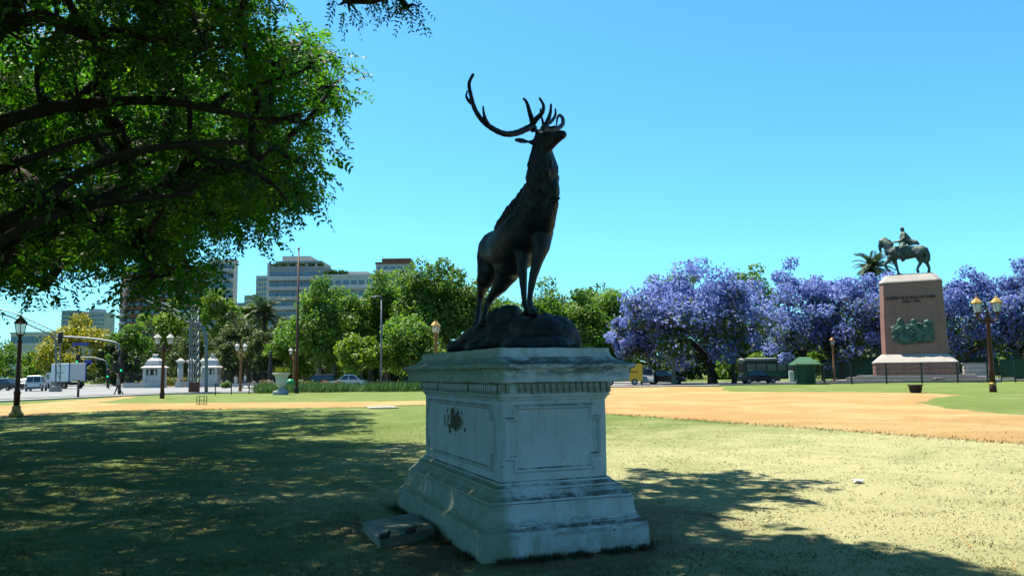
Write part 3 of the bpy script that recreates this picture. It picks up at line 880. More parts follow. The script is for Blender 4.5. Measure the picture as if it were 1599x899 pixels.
# the tree behind the viewer: its unseen crown, widened to cut sky light and fill shade, overhangs the pedestal and one twig hangs into view
LIT = [(1.6, 8.5), (2.9, 7.35), (3.6, 6.5), (5.5, 4.4), (30, 3.0), (30, 60), (-6.5, 60), (-3.6, 30), (-2.2, 18), (1.2, 13.4), (4.2, 13.0), (4.3, 11.6), (3.0, 10.2), (2.3, 9.4)]
COT = 1.0 / math.tan(math.radians(SUN_EL))
def tree_B():
    rng = np.random.default_rng(21)
    n = 14000
    d = rand_dirs(rng, n); r = rng.uniform(0.15, 1.0, n) ** 0.5
    C1 = np.array([-1.0, -2.5, 9.6]) + d * r[:, None] * np.array([12.0, 13.0, 3.6])
    n2 = 3500
    d = rand_dirs(rng, n2); r = rng.uniform(0.0, 1.0, n2) ** 0.4
    C2 = np.array([-1.6, 10.5, 9.8]) + d * r[:, None] * np.array([2.8, 5.0, 1.8])
    C = np.concatenate([C2, C1]); R = rng.uniform(0.65, 1.05, len(C))
    R[:n2] *= 0.8
    sx = C[:, 0] - SUN_H.x * C[:, 2] * COT; sy = C[:, 1] - SUN_H.y * C[:, 2] * COT
    ok = np.ones(len(C), bool)
    for ox, oy in ((0, 0), (0.55, 0), (0, 0.55), (-0.3, 0.5), (0, -0.5)):
        ok &= ~inpoly(sx + ox * R, sy + oy * R, LIT)
    px, py, f = proj(C + np.array([0, 0, -1.15]) * R[:, None])
    ok &= ~(f & (py > -40) & (C[:, 1] > 0.5))
    ok &= (C[:, 2] > 4.6) & (np.linalg.norm(C - np.array([0, 0, EYE]), axis=1) > 4.5)
    ts_ = np.array(TO_SUN)
    for q, rad in ((U(775, 195, 7.65), .25), (U(738, 150, 7.55), .30), (U(838, 170, 7.9), .05)):
        w_ = C - np.array(q); al = w_ @ ts_
        ok &= ~((al > 0) & (np.linalg.norm(w_ - al[:, None] * ts_, axis=1) < R * 0.9 + rad))     # sun reaches the antlers
    C, R = C[ok], R[ok]
    fr = C[:, 1] > 5.0
    C2, R2 = thin(C[fr], R[fr], 0.92, 100)
    C1, R1 = thin(C[~fr], R[~fr], 1.0, 360)
    gs = np.array([(0.5, 7.0), (1.0, 7.45), (1.0, 6.6), (1.6, 7.2), (1.6, 6.4), (2.2, 6.85), (2.4, 7.15), (2.6, 6.3), (2.9, 6.7), (3.1, 5.9), (2.3, 5.8), (3.4, 5.3), (1.2, 5.9)])
    zz = 9.2 + 0.3 * np.sin(np.arange(len(gs)) * 2.3)
    fill = np.stack([gs[:, 0] + SUN_H.x * zz * COT, gs[:, 1] + SUN_H.y * zz * COT, zz], 1)
    C2 = np.concatenate([C2, fill]); R2 = np.concatenate([R2, np.full(len(fill), 0.62)])
    tw = np.array([U(545, 4, 6.2), U(575, -25, 6.3), U(612, -10, 6.2), U(636, 12, 6.2), U(590, -70, 6.3), U(600, -150, 6.4)])
    C = np.concatenate([C2, C1, tw]); R = np.concatenate([R2, R1, [0.15, 0.2, 0.16, 0.13, 0.22, 0.25]])
    near_tree('tipa_tree', 'overhanging tree whose leafy twig dips into the top of the sky', (-5.2, -4.6, 0), 4.6, (0.6, 0.8), C, R, 48, 0.50, 8, pairs=4, lw=0.15, ll=0.28, ln=(0.35, 0.5), group='park trees in the foreground')
tree_B()

# --- far trees -----------------------------------------------------------
PL = 'plane trees along the street behind the pedestal'
JG = 'jacarandas in bloom'
FG = 'trees beyond the avenue'
BG = 'dense trees filling the park behind'
def gold_t(rng, pos, C, rad, tint, idx):
    h = (pos[:, 2] - C[2]) / rad[2]
    return np.clip(tint + 0.22 * h + 0.12, 0, 1)
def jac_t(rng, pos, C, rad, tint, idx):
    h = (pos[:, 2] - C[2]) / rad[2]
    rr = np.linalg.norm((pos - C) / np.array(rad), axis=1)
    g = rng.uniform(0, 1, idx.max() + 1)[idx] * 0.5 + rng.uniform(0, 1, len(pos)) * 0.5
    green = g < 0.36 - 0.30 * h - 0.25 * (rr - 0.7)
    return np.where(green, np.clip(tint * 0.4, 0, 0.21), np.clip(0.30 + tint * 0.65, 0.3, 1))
far_tree('tipa_tree', 128, 503, 592, 62, 150, 'gold', 'broad tree covered in golden yellow blossom behind the box truck', FG, 101, 8000, 46, 0.55, 'bark', depth=0.9, tintf=gold_t, low=-0.7)
far_tree('street_tree', 22, 540, 600, 48, 172, 'plane', 'bright green tree behind the left lamp post and parked cars', FG, 102, 4500, 30, 0.55, low=-0.9)
far_tree('street_tree', -25, 512, 596, 40, 205, 'dark', 'dark tree rising at the left edge beside the long white building', FG, 103, 3500, 24, 0.6, low=-0.9)
far_tree('street_tree', 60, 552, 603, 34, 185, 'plane', 'low green tree below the long white building', FG, 104, 3000, 22, 0.5, low=-0.9)
far_tree('park_tree', 205, 498, 604, 34, 142, 'plane', 'leafy green tree below the brown apartment block', FG, 105, 5400, 34, 0.5, low=-0.9)
far_tree('park_tree', 180, 530, 606, 22, 138, 'dark', 'small dark tree beside the golden blossom tree', FG, 106, 3120, 23, 0.5, low=-0.9)
far_tree('park_tree', 268, 467, 565, 42, 152, 'lime', 'lime green round tree in front of the brown apartment block', FG, 107, 6240, 29, 0.5)
far_tree('park_tree', 338, 453, 545, 38, 162, 'lime', 'taller lime green tree right of the gantry mast top', FG, 108, 6240, 29, 0.5)
far_tree('park_tree', 388, 474, 545, 24, 172, 'lime', 'small lime green crown left of the palm', FG, 109, 3000, 18, 0.5)
far_tree('park_tree', 302, 508, 600, 38, 136, 'olive', 'olive green tree above the white gate columns', FG, 110, 5760, 36, 0.42, low=-0.85)
far_tree('park_tree', 368, 482, 604, 34, 132, 'olive', 'tall olive tree between the gantry mast and the palm', FG, 111, 6240, 39, 0.42, low=-0.9)
far_tree('park_tree', 350, 530, 606, 30, 122, 'olive', 'low olive tree hanging over the right gate pavilion', FG, 112, 4320, 27, 0.38, low=-0.9)
far_tree('park_tree', 402, 512, 608, 36, 124, 'olive', 'olive tree behind the white urn', FG, 113, 5520, 36, 0.40, low=-0.9)
far_tree('park_tree', 446, 488, 608, 32, 128, 'olive', 'narrow olive tree behind the dark flag pole', FG, 114, 5520, 34, 0.42, low=-0.9)
far_tree('plane_tree', 498, 434, 584, 48, 108, 'plane', 'tall plane tree right of the flag pole below the stepped apartment block', PL, 120, 12730, 62, 0.44, 'bark_pale', fork=3.0, low=-0.8, clr=0.36, rfill=0.25)
far_tree('plane_tree', 548, 467, 584, 43, 113, 'plane', 'plane tree with a gap showing the white building above', PL, 121, 9624, 51, 0.44, 'bark_pale', fork=3.0, low=-0.8, clr=0.36, rfill=0.25)
far_tree('plane_tree', 604, 421, 586, 48, 116, 'plane', 'tall plane tree behind the grey street light mast', PL, 122, 12730, 62, 0.46, 'bark_pale', fork=3.0, low=-0.8, clr=0.36, rfill=0.25)
far_tree('plane_tree', 664, 395, 586, 53, 111, 'plane', 'tallest plane tree above the left end of the pedestal', PL, 123, 14748, 70, 0.46, 'bark_pale', fork=3.0, low=-0.85, clr=0.36, rfill=0.25)
far_tree('plane_tree', 722, 405, 588, 48, 114, 'plane', 'plane tree immediately left of the stag', PL, 124, 12730, 62, 0.46, 'bark_pale', fork=3.0, low=-0.85, clr=0.36, rfill=0.25)
far_tree('plane_tree', 790, 449, 588, 51, 120, 'plane', 'plane tree showing between the legs of the stag', PL, 125, 10089, 55, 0.46, 'bark_pale', fork=3.0, low=-0.85, clr=0.36, rfill=0.25)
far_tree('plane_tree', 852, 435, 588, 41, 126, 'plane', 'plane tree right of the forelegs of the stag', PL, 126, 10089, 55, 0.48, 'bark_pale', fork=3.0, low=-0.85, clr=0.36, rfill=0.25)
far_tree('plane_tree', 905, 449, 588, 43, 112, 'plane', 'plane tree above the rock of the stag', PL, 127, 10555, 55, 0.44, 'bark_pale', fork=3.0, low=-0.85, clr=0.36, rfill=0.25)
far_tree('plane_tree', 948, 430, 588, 46, 118, 'plane', 'rounded plane tree beside the large jacaranda', PL, 128, 12109, 60, 0.46, 'bark_pale', fork=3.0, low=-0.85, clr=0.36, rfill=0.25)
far_tree('plane_tree', 462, 484, 590, 34, 120, 'plane', 'green tree low behind the dark flag pole', PL, 132, 7000, 44, 0.46, 'bark_pale', fork=2.6, low=-0.85, clr=0.36, rfill=0.25)
far_tree('plane_tree', 522, 436, 590, 46, 124, 'plane', 'green treetop reaching the roof of the low white block', PL, 133, 9000, 50, 0.48, 'bark_pale', fork=2.6, low=-0.85, clr=0.36, rfill=0.25)
far_tree('plane_tree', 578, 447, 590, 44, 126, 'plane', 'green treetop between the white block and the red roofed block', PL, 134, 8000, 46, 0.48, 'bark_pale', fork=2.6, low=-0.85, clr=0.36, rfill=0.25)
far_tree('plane_tree', 634, 424, 590, 44, 122, 'plane', 'green treetop in front of the red roofed block', PL, 135, 9000, 50, 0.48, 'bark_pale', fork=2.6, low=-0.85, clr=0.36, rfill=0.25)
far_tree('plane_tree', 878, 446, 590, 44, 130, 'plane', 'green treetop just right of the stag chest line', PL, 136, 8000, 46, 0.50, 'bark_pale', fork=2.6, low=-0.85, clr=0.36, rfill=0.25)
far_tree('plane_tree', 925, 441, 590, 44, 127, 'plane', 'green treetop filling the gap before the largest jacaranda', PL, 137, 8000, 46, 0.50, 'bark_pale', fork=2.6, low=-0.85, clr=0.36, rfill=0.25)
far_tree('plane_tree', 564, 524, 584, 41, 95, 'lime', 'small round light green tree above the white car', PL, 129, 5589, 32, 0.40, 'bark_pale', fork=2.2, low=-0.8, clr=0.36, rfill=0.25)
far_tree('plane_tree', 640, 495, 588, 51, 98, 'plane', 'low light green tree next to the ochre lamp post', PL, 130, 8382, 46, 0.40, 'bark_pale', fork=2.2, low=-0.8, clr=0.36, rfill=0.25)
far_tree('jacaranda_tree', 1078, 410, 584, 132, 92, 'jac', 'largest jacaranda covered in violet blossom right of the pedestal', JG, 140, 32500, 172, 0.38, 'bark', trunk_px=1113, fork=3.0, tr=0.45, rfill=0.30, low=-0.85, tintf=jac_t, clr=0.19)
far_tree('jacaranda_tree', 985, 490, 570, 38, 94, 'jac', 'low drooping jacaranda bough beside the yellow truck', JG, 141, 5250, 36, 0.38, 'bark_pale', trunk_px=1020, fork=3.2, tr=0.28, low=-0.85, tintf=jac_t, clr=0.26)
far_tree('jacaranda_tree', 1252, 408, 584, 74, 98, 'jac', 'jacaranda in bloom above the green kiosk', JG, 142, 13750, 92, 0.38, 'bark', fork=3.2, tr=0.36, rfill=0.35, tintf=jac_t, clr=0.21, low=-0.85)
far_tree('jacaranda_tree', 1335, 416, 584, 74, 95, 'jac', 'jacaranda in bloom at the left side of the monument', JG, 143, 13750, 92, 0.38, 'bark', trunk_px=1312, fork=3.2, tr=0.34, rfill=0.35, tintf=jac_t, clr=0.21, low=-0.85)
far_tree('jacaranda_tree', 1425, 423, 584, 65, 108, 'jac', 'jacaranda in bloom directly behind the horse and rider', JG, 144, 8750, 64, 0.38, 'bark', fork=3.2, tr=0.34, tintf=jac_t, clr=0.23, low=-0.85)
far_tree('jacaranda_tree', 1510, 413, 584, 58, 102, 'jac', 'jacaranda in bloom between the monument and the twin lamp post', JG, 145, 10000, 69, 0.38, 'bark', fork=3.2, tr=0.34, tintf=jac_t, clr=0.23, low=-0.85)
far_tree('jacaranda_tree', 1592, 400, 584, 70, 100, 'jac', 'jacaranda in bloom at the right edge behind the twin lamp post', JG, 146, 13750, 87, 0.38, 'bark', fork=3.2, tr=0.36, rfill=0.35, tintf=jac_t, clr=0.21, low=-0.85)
far_tree('street_tree', 1052, 512, 572, 24, 90, 'plane', 'slim street tree with a pale trunk left of the largest jacaranda trunk', BG, 157, 2200, 16, 0.36, 'bark_pale', fork=3.4, tr=0.24)
far_tree('street_tree', 1146, 516, 572, 24, 93, 'plane', 'slim street tree with a pale trunk between the jacaranda trunk and the bus', BG, 158, 2200, 16, 0.36, 'bark_brown', fork=3.4, tr=0.24)
far_tree('park_tree', 1060, 404, 545, 44, 132, 'plane', 'green treetop rising above the largest jacaranda', BG, 150, 5000, 32, 0.5)
far_tree('park_tree', 1168, 412, 545, 44, 134, 'plane', 'green treetop between two jacarandas', BG, 151, 5000, 32, 0.5)
far_tree('young_tree', 1285, 528, 590, 34, 104, 'lime', 'yellow green young tree behind the green kiosk', BG, 152, 3000, 24, 0.40, fork=1.5, low=-0.9)
far_tree('young_tree', 1545, 520, 590, 32, 108, 'lime', 'yellow green young tree behind the twin lamp post', BG, 153, 2800, 24, 0.40, fork=1.5, low=-0.9)
far_tree('young_tree', 1150, 535, 592, 40, 108, 'plane', 'green young tree under the jacarandas by the bus', BG, 154, 3000, 24, 0.42, fork=1.5, low=-0.9)
far_tree('young_tree', 1065, 540, 596, 34, 112, 'dark', 'dark young tree in the shade of the largest jacaranda', BG, 155, 2600, 20, 0.42, fork=1.5, low=-0.9)
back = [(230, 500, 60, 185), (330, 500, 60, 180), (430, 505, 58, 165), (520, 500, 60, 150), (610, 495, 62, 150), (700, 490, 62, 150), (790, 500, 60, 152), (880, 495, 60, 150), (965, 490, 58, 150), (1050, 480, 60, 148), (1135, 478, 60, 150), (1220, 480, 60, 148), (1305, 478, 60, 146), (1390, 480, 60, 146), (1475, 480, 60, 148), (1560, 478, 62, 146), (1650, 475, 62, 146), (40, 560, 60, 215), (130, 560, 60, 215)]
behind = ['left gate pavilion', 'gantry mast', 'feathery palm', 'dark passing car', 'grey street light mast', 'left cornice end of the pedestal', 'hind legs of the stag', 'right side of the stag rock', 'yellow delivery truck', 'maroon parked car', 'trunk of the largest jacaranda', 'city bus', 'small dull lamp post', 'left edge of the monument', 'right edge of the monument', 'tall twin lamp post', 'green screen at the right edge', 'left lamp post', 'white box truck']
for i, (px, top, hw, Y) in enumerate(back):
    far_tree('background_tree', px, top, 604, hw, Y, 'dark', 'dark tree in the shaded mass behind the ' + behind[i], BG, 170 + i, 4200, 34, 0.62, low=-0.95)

def palm(name, px, top, Y, r, label, seed, nf=46):
    rng = np.random.default_rng(seed)
    T = U(px, top, Y); h = T.z - r * 0.55
    root = empty(name, (T.x, Y, 0), 0, label, 'palm tree', 'palm trees')
    mb = MB(); mb.tube([(0.1 * math.sin(i), 0, h * i / 10) for i in range(11)], [0.42 - 0.012 * i for i in range(11)], 9)
    mb.build('trunk', M['bark_brown'], root, True)
    P, A, Nn, Ls, Ws = [], [], [], [], []
    rib = MB()
    for k in range(nf):
        az = k * 2.399 + rng.uniform(-.2, .2); el = math.radians(rng.uniform(-35, 78)); ll = r * rng.uniform(0.85, 1.1)
        pts = []
        for i in range(9):
            f = i / 8
            e = el - 1.0 * f * f
            q = pts[-1] if pts else Vector((0, 0, h))
            pts.append(q + Vector((math.cos(az) * math.cos(e), math.sin(az) * math.cos(e), math.sin(e))) * ll / 8 if pts else q)
        rib.tube(pts, [0.05 * (1 - i / 9) + 0.01 for i in range(9)], 4, cap=False)
        for i in range(2, 9):
            t = (pts[i] - pts[i - 1]).normalized(); s = t.cross(Vector((0, 0, 1)))
            s = s.normalized() if s.length > 1e-3 else Vector((1, 0, 0))
            for j in range(3):
                q = pts[i - 1].lerp(pts[i], j / 3)
                for sg in (-1, 1):
                    d = (s * sg + t * 0.7 + Vector((0, 0, -0.3))).normalized()
                    w = r * 0.30 * (1 - 0.45 * i / 8)
                    P.append(q + d * w * 0.5); A.append(d); Nn.append(t.cross(d) + Vector((0, 0, 0.5))); Ls.append(w); Ws.append(0.085)
    rib.build('frond_rib', M['bark_brown'], root)
    V, F = diamonds(np.array(P), np.array(A), np.array(Nn), np.array(Ls), np.array(Ws) * r / 2.2)
    crown_object('crown', V, F, np.clip(rng.normal(0.5, 0.22, len(P)), 0, 1), L['palm'], root, (0, 0, 0))
palm('palm_tree', 413, 470, 142, 4.4, 'feathery palm standing left of the dark flag pole', 31)
palm('palm_tree', 1362, 398, 128, 3.5, 'palm top showing above the jacarandas left of the horse', 32)

# shrubs under the far trees: one mass that nobody could count
def undergrowth():
    rng = np.random.default_rng(61); n = 820
    px = rng.uniform(150, 1720, n); Y = rng.uniform(126, 150, n)
    Y = np.where(px < 460, Y + 40, Y)
    c = np.array([[U(p, 600, y).x, y, 0] for p, y in zip(px, Y)])
    r = rng.uniform(1.1, 2.2, n); c[:, 2] = rng.uniform(0.4, 6.4, n)
    V, F, t, _ = clump_leaves(rng, c, r, 55, 0.8, 0.55)
    me = fast_mesh('undergrowth', V, F); face_attr(me, 'tint', t)
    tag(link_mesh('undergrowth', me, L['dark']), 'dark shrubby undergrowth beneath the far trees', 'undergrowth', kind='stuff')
undergrowth()
# ------------------------------------------------------------------ pedestal of the stag
PED_RZ = math.radians(21.0)
PED_A, PED_B = 0.55, 1.35                      # half width and half length of the die
PED_C = Vector((-0.095, 8.95, 0.0))
PEX = Vector((math.cos(PED_RZ), math.sin(PED_RZ), 0)); PEY = Vector((-math.sin(PED_RZ), math.cos(PED_RZ), 0))
ped = empty('pedestal', PED_C, PED_RZ, 'weathered white moulded stone pedestal under the bronze stag', 'pedestal')
def rect_loft(name, prof, m, parent, a=PED_A, b=PED_B, jit=0.004, seg=26, seed=0):
    """rectangular rings; prof: (offset outwards, z). Edges a little worn."""
    mb = MB(); rings = []
    for o_, z in prof:
        x, y = a + o_, b + o_
        r = []
        for (x0, y0), (x1, y1) in (((-x, -y), (x, -y)), ((x, -y), (x, y)), ((x, y), (-x, y)), ((-x, y), (-x, -y))):
            k = seg if abs(x1 - x0) > abs(y1 - y0) else int(seg * b / a)
            for i in range(k):
                f = i / k
                p = Vector((x0 + (x1 - x0) * f, y0 + (y1 - y0) * f, z))
                q = p * 6 + Vector((seed, 0, 0))
                j = mnoise.noise_vector(q) * jit + mnoise.noise_vector(p * 26) * jit * 0.6
                cd = min(f, 1 - f) * k
                c = 0.006 if cd < 0.5 else 0.0
                p = p + j
                p.x -= math.copysign(c, p.x); p.y -= math.copysign(c, p.y)
                r.append(p)
        rings.append(r)
    n = len(rings[0])
    vs = [v for r in rings for v in r]
    fs = [(i * n + k, i * n + (k + 1) % n, (i + 1) * n + (k + 1) % n, (i + 1) * n + k) for i in range(len(rings) - 1) for k in range(n)]
    fs.append(tuple((len(rings) - 1) * n + k for k in range(n)))
    mb._add(vs, fs)
    return mb.build(name, m, parent)
P_ = M['paint']
rect_loft('base', [(0.282, -0.03), (0.285, 0.03), (0.282, 0.12), (0.282, 0.19), (0.278, 0.216), (0.270, 0.238), (0.252, 0.252), (0.236, 0.260), (0.228, 0.268), (0.222, 0.278)], P_, ped, jit=0.007)
rect_loft('plinth', [(0.216, 0.279), (0.214, 0.292), (0.200, 0.318), (0.190, 0.350), (0.184, 0.40), (0.184, 0.44), (0.188, 0.462), (0.176, 0.470), (0.172, 0.488), (0.150, 0.502), (0.118, 0.525), (0.092, 0.558), (0.078, 0.572), (0.078, 0.59), (0.052, 0.60), (0.030, 0.616), (0.026, 0.632), (0.004, 0.64)], P_, ped, jit=0.005, seed=4)
rect_loft('die', [(0.0, 0.641), (0.0, 0.80), (0.0, 1.0), (0.0, 1.2), (0.0, 1.375), (0.012, 1.385), (0.018, 1.405), (0.034, 1.415), (0.036, 1.435)], P_, ped, jit=0.003, seed=8)
rect_loft('frieze', [(0.030, 1.436), (0.030, 1.545)], P_, ped, jit=0.002, seed=9)
rect_loft('cornice', [(0.045, 1.546), (0.172, 1.548), (0.178, 1.556), (0.178, 1.638), (0.186, 1.648), (0.190, 1.664), (0.210, 1.672), (0.226, 1.690), (0.228, 1.712), (0.216, 1.722), (0.150, 1.735), (0.100, 1.756), (0.062, 1.786), (0.044, 1.822), (0.040, 1.868), (0.030, 1.873), (-0.3, 1.875), (-0.55, 1.875)], P_, ped, jit=0.006, seed=12)
# dentils: each a small worn block under the cornice
dm = MB().bbox((0, 0, 0), (0.037, 0.034, 0.092), 0.006).mesh('dentil'); dm.materials.append(P_)
def dentils(n, axis, sgn, half, off):
    r_ = random.Random(n + sgn)
    for i in range(n):
        if r_.random() < 0.05: continue
        t = -half + (i + 0.5) * 2 * half / n
        o = bpy.data.objects.new('dentil', dm); COL.objects.link(o); o.parent = ped
        z = 1.492 + r_.uniform(-0.004, 0.004)
        if axis == 'x': o.location = (t, sgn * off, z)
        else: o.location = (sgn * off, t, z); o.rotation_euler = (0, 0, math.pi / 2)
        s_ = r_.uniform(0.9, 1.06); o.scale = (s_, 1, r_.uniform(0.93, 1.05))
dentils(18, 'x', -1, PED_A + 0.04, PED_B + 0.046); dentils(18, 'x', 1, PED_A + 0.04, PED_B + 0.046)
dentils(42, 'y', -1, PED_B + 0.04, PED_A + 0.046); dentils(42, 'y', 1, PED_B + 0.04, PED_A + 0.046)
def bead(name, pts, to3, w=0.023, h=0.024):
    """closed raised moulding following pts in the plane of a face"""
    mb = MB(); n = len(pts); rings = []
    prof = [(-w, 0.0), (-w * 0.75, h * 0.55), (-w * 0.2, h), (w * 0.45, h * 0.8), (w, 0.0)]
    for i in range(n):
        p = Vector(pts[i]); d0 = (p - Vector(pts[i - 1])).normalized(); d1 = (Vector(pts[(i + 1) % n]) - p).normalized()
        n0 = Vector((-d0.y, d0.x)); n1 = Vector((-d1.y, d1.x))
        mt = (n0 + n1); mt = mt / max(mt.length_squared, 1e-6) * 2 / 1.0
        mt = (n0 + n1) / (1 + n0.dot(n1))
        rings.append([to3(p.x + mt.x * q, p.y + mt.y * q, e) for q, e in prof])
    k = len(prof)
    fs = []
    for i in range(n):
        for j in range(k - 1):
            fs.append((i * k + j, ((i + 1) % n) * k + j, ((i + 1) % n) * k + j + 1, i * k + j + 1))
    mb._add([v for r in rings for v in r], fs)
    return mb.build(name, P_, ped)
def eared(x0, x1, z0, z1, ex, ez):
    return [(x0, z0), (x1, z0), (x1, z0 + ez), (x1 + ex, z0 + ez), (x1 + ex, z1 - ez), (x1, z1 - ez), (x1, z1), (x0, z1), (x0, z1 - ez), (x0 - ex, z1 - ez), (x0 - ex, z0 + ez), (x0, z0 + ez)]
bead('panel_moulding', eared(-0.40, 0.385, 0.735, 1.315, 0.085, 0.115), lambda x, z, e: Vector((x, -PED_B - 0.001 - e, z)))
bead('panel_moulding', eared(-0.40, 0.40, 0.735, 1.315, 0.085, 0.115), lambda x, z, e: Vector((-x, PED_B + 0.001 + e, z)))
bead('panel_moulding', eared(-1.13, 1.13, 0.735, 1.315, 0.085, 0.115), lambda x, z, e: Vector((-PED_A - 0.001 - e, -x, z)))
bead('panel_moulding', eared(-1.13, 1.13, 0.735, 1.315, 0.085, 0.115), lambda x, z, e: Vector((PED_A + 0.001 + e, x, z)))

# ------------------------------------------------------------------ bronze stag on its rock
stag = empty('stag_statue', PED_C + Vector((0, 0, 1.875)), 0, 'dark bronze stag statue with raised head and wide antlers on the white pedestal', 'statue')
def SP(px, py, Y, r): return (U(px, py, Y), r)
O_ = stag.location.copy()
mb = MB(O_)
mb.limb([SP(779, 393, 9.58, .262), SP(792, 391, 9.30, .272), SP(803, 386, 9.02, .290), SP(815, 374, 8.75, .285), SP(826, 359, 8.50, .262), SP(836, 338, 8.32, .205), SP(842, 314, 8.22, .195)], 28)
mb.limb([SP(842, 314, 8.22, .192), SP(846, 292, 8.14, .172), SP(847.5, 270, 8.08, .165), SP(846, 250, 8.05, .138), SP(846, 236, 8.03, .112)], 28)
mb.limb([SP(797, 362, 9.0, .19), SP(812, 340, 8.72, .19), SP(826, 318, 8.45, .155), SP(836, 300, 8.28, .14)], 24)       # withers
mb.limb([SP(852, 352, 8.25, .10), SP(856, 336, 8.15, .085), SP(861, 315, 8.08, .075), SP(863, 290, 8.03, .07)], 18)        # chest ruff
mb.limb([SP(846, 229, 8.02, .10), SP(845.5, 217, 7.99, .083), SP(856, 215.5, 7.94, .073), SP(867, 213, 7.88, .058), SP(875, 211, 7.84, .052), SP(878.5, 210.5, 7.825, .047)], 14)
mb.limb([SP(851, 231, 7.97, .075), SP(860, 226, 7.92, .052), SP(868, 219.5, 7.88, .044), SP(874, 216, 7.85, .037)], 10)  # jaw
mb.ell(U(840.5, 211.5, 7.93), (.022, .022, .018)); mb.ell(U(880.5, 206.5, 7.82), .018)
mb.ell(U(841, 206, 7.99), (.045, .05, .03))                                                                                  # brow
# ears
ed = (U(799, 217.5, 7.80) - U(830, 222, 7.93)); rot = ed.to_track_quat('X', 'Z').to_matrix()
mb.ell(U(814.5, 220, 7.87), (.105, .018, .034), rot=rot); mb.limb([SP(829, 222.5, 7.93, .028), SP(836, 222, 7.96, .04)], 8)
# forelegs
mb.limb([SP(817, 374, 8.54, 0.1350), SP(817, 396, 8.50, 0.0900), SP(815.5, 417, 8.46, 0.0576), SP(817, 440, 8.46, 0.0459), SP(817.5, 447, 8.46, 0.0414), SP(818.5, 468, 8.44, 0.0306), SP(819.5, 475, 8.43, 0.0360), SP(822, 481, 8.40, 0.0342)], 20)
mb.limb([SP(845, 362, 8.34, 0.1350), SP(845, 385, 8.28, 0.0972), SP(839, 408, 8.26, 0.0612), SP(832.5, 432, 8.26, 0.0477), SP(831, 440, 8.26, 0.0432), SP(827, 464, 8.25, 0.0315), SP(827.5, 474, 8.22, 0.0369), SP(830.5, 483, 8.18, 0.0360)], 20)
# hind legs
mb.limb([SP(770, 402, 9.58, 0.2025), SP(765, 421, 9.50, 0.1575), SP(758, 437, 9.52, 0.1098), SP(753, 451, 9.70, 0.0684), SP(751, 461, 9.82, 0.0495), SP(748, 478, 9.78, 0.0342), SP(746.5, 492, 9.74, 0.0369), SP(745, 501, 9.68, 0.0360)], 20)
mb.limb([SP(798, 404, 9.25, 0.1935), SP(792, 425, 9.15, 0.1440), SP(782, 445, 9.2, 0.0945), SP(770, 460, 9.38, 0.0594), SP(764, 469, 9.45, 0.0468), SP(758.5, 484, 9.42, 0.0333), SP(757, 492, 9.40, 0.0369), SP(755, 499, 9.34, 0.0351)], 20)
mb.limb([SP(802, 408, 8.95, .18), SP(794, 414, 9.15, .18)], 16)                                                              # belly
mb.limb([SP(770, 372, 9.83, .05), SP(766, 385, 9.90, .035)], 8)                                                              # tail
neck_a, neck_b = U(846, 240, 8.03) - O_, U(838, 335, 8.3) - O_
def fur(co):
    t = (co.z - neck_b.z) / (neck_a.z - neck_b.z)
    f = max(0.0, min(1.0, (t + 0.25) * 3)) * max(0.0, min(1.0, (1.05 - t) * 4))
    if f <= 0: return 0.0015 * mnoise.noise(co * 14)
    p = Vector((co.x * 16 + co.z * 6, co.y * 16, co.z * 7.5))
    w = Vector(mnoise.noise_vector(co * 5)) * 0.9
    return f * (0.012 * mnoise.noise(p + w) + 0.012 * mnoise.noise(p * 2.3 + w)) + 0.001
organic('body', mb, M['bronze'], stag, 0.0125, 14, 0.5, fur)
# small ruff tuft breaking the chest outline, hooves
for px, py, Y, r in ((873, 311, 8.0, .022),):
    m2 = MB(O_); m2.tube([U(862, 316, 8.05), U(869, 312, 8.0), U(875, 308.5, 7.98)], [.04, .024, .004], 7); m2.build('ruff_tuft', M['bronze'], stag, True)
for a, b in (((822, 481, 8.40), (824.5, 488.5, 8.36)), ((830.5, 483, 8.18), (833.5, 491, 8.13)), ((745, 501, 9.68), (743.5, 509.5, 9.62)), ((755, 499, 9.34), (753.5, 508, 9.28))):
    m2 = MB(O_); m2.tube([U(*a), U(a[0] * .5 + b[0] * .5, a[1] * .5 + b[1] * .5, a[2] * .5 + b[2] * .5), U(*b)], [.032, .044, .050], 10); m2.build('hoof', M['bronze'], stag, True)
def zpx(x, y): return (690 + x / 3.746, 90 + y / 3.746)
def spline(pts, n=6):
    P = [Vector(p) for p in pts]; out = []
    for i in range(len(P) - 1):
        p0 = P[max(i - 1, 0)]; p1 = P[i]; p2 = P[i + 1]; p3 = P[min(i + 2, len(P) - 1)]
        for k in range(n):
            t = k / n
            out.append(0.5 * ((2 * p1) + (p2 - p0) * t + (2 * p0 - 5 * p1 + 4 * p2 - p3) * t * t + (3 * p1 - p0 - 3 * p2 + p3) * t ** 3))
    out.append(P[-1]); return out
def antler(beams):
    mb = MB(O_)
    for pts, r0, r1 in beams:
        P = spline([U(*zpx(x, y), Y) for x, y, Y in pts])
        n = len(P)
        rr = [1.22 * (r0 + (r1 - r0) * (i / (n - 1)) ** 1.3) * (1 + 0.06 * math.sin(i * 2.1)) for i in range(n)]
        rr[-1] = 0.003
        mb.tube(P, rr, 9)
    mb.build('antler', M['bronze'], stag, True)
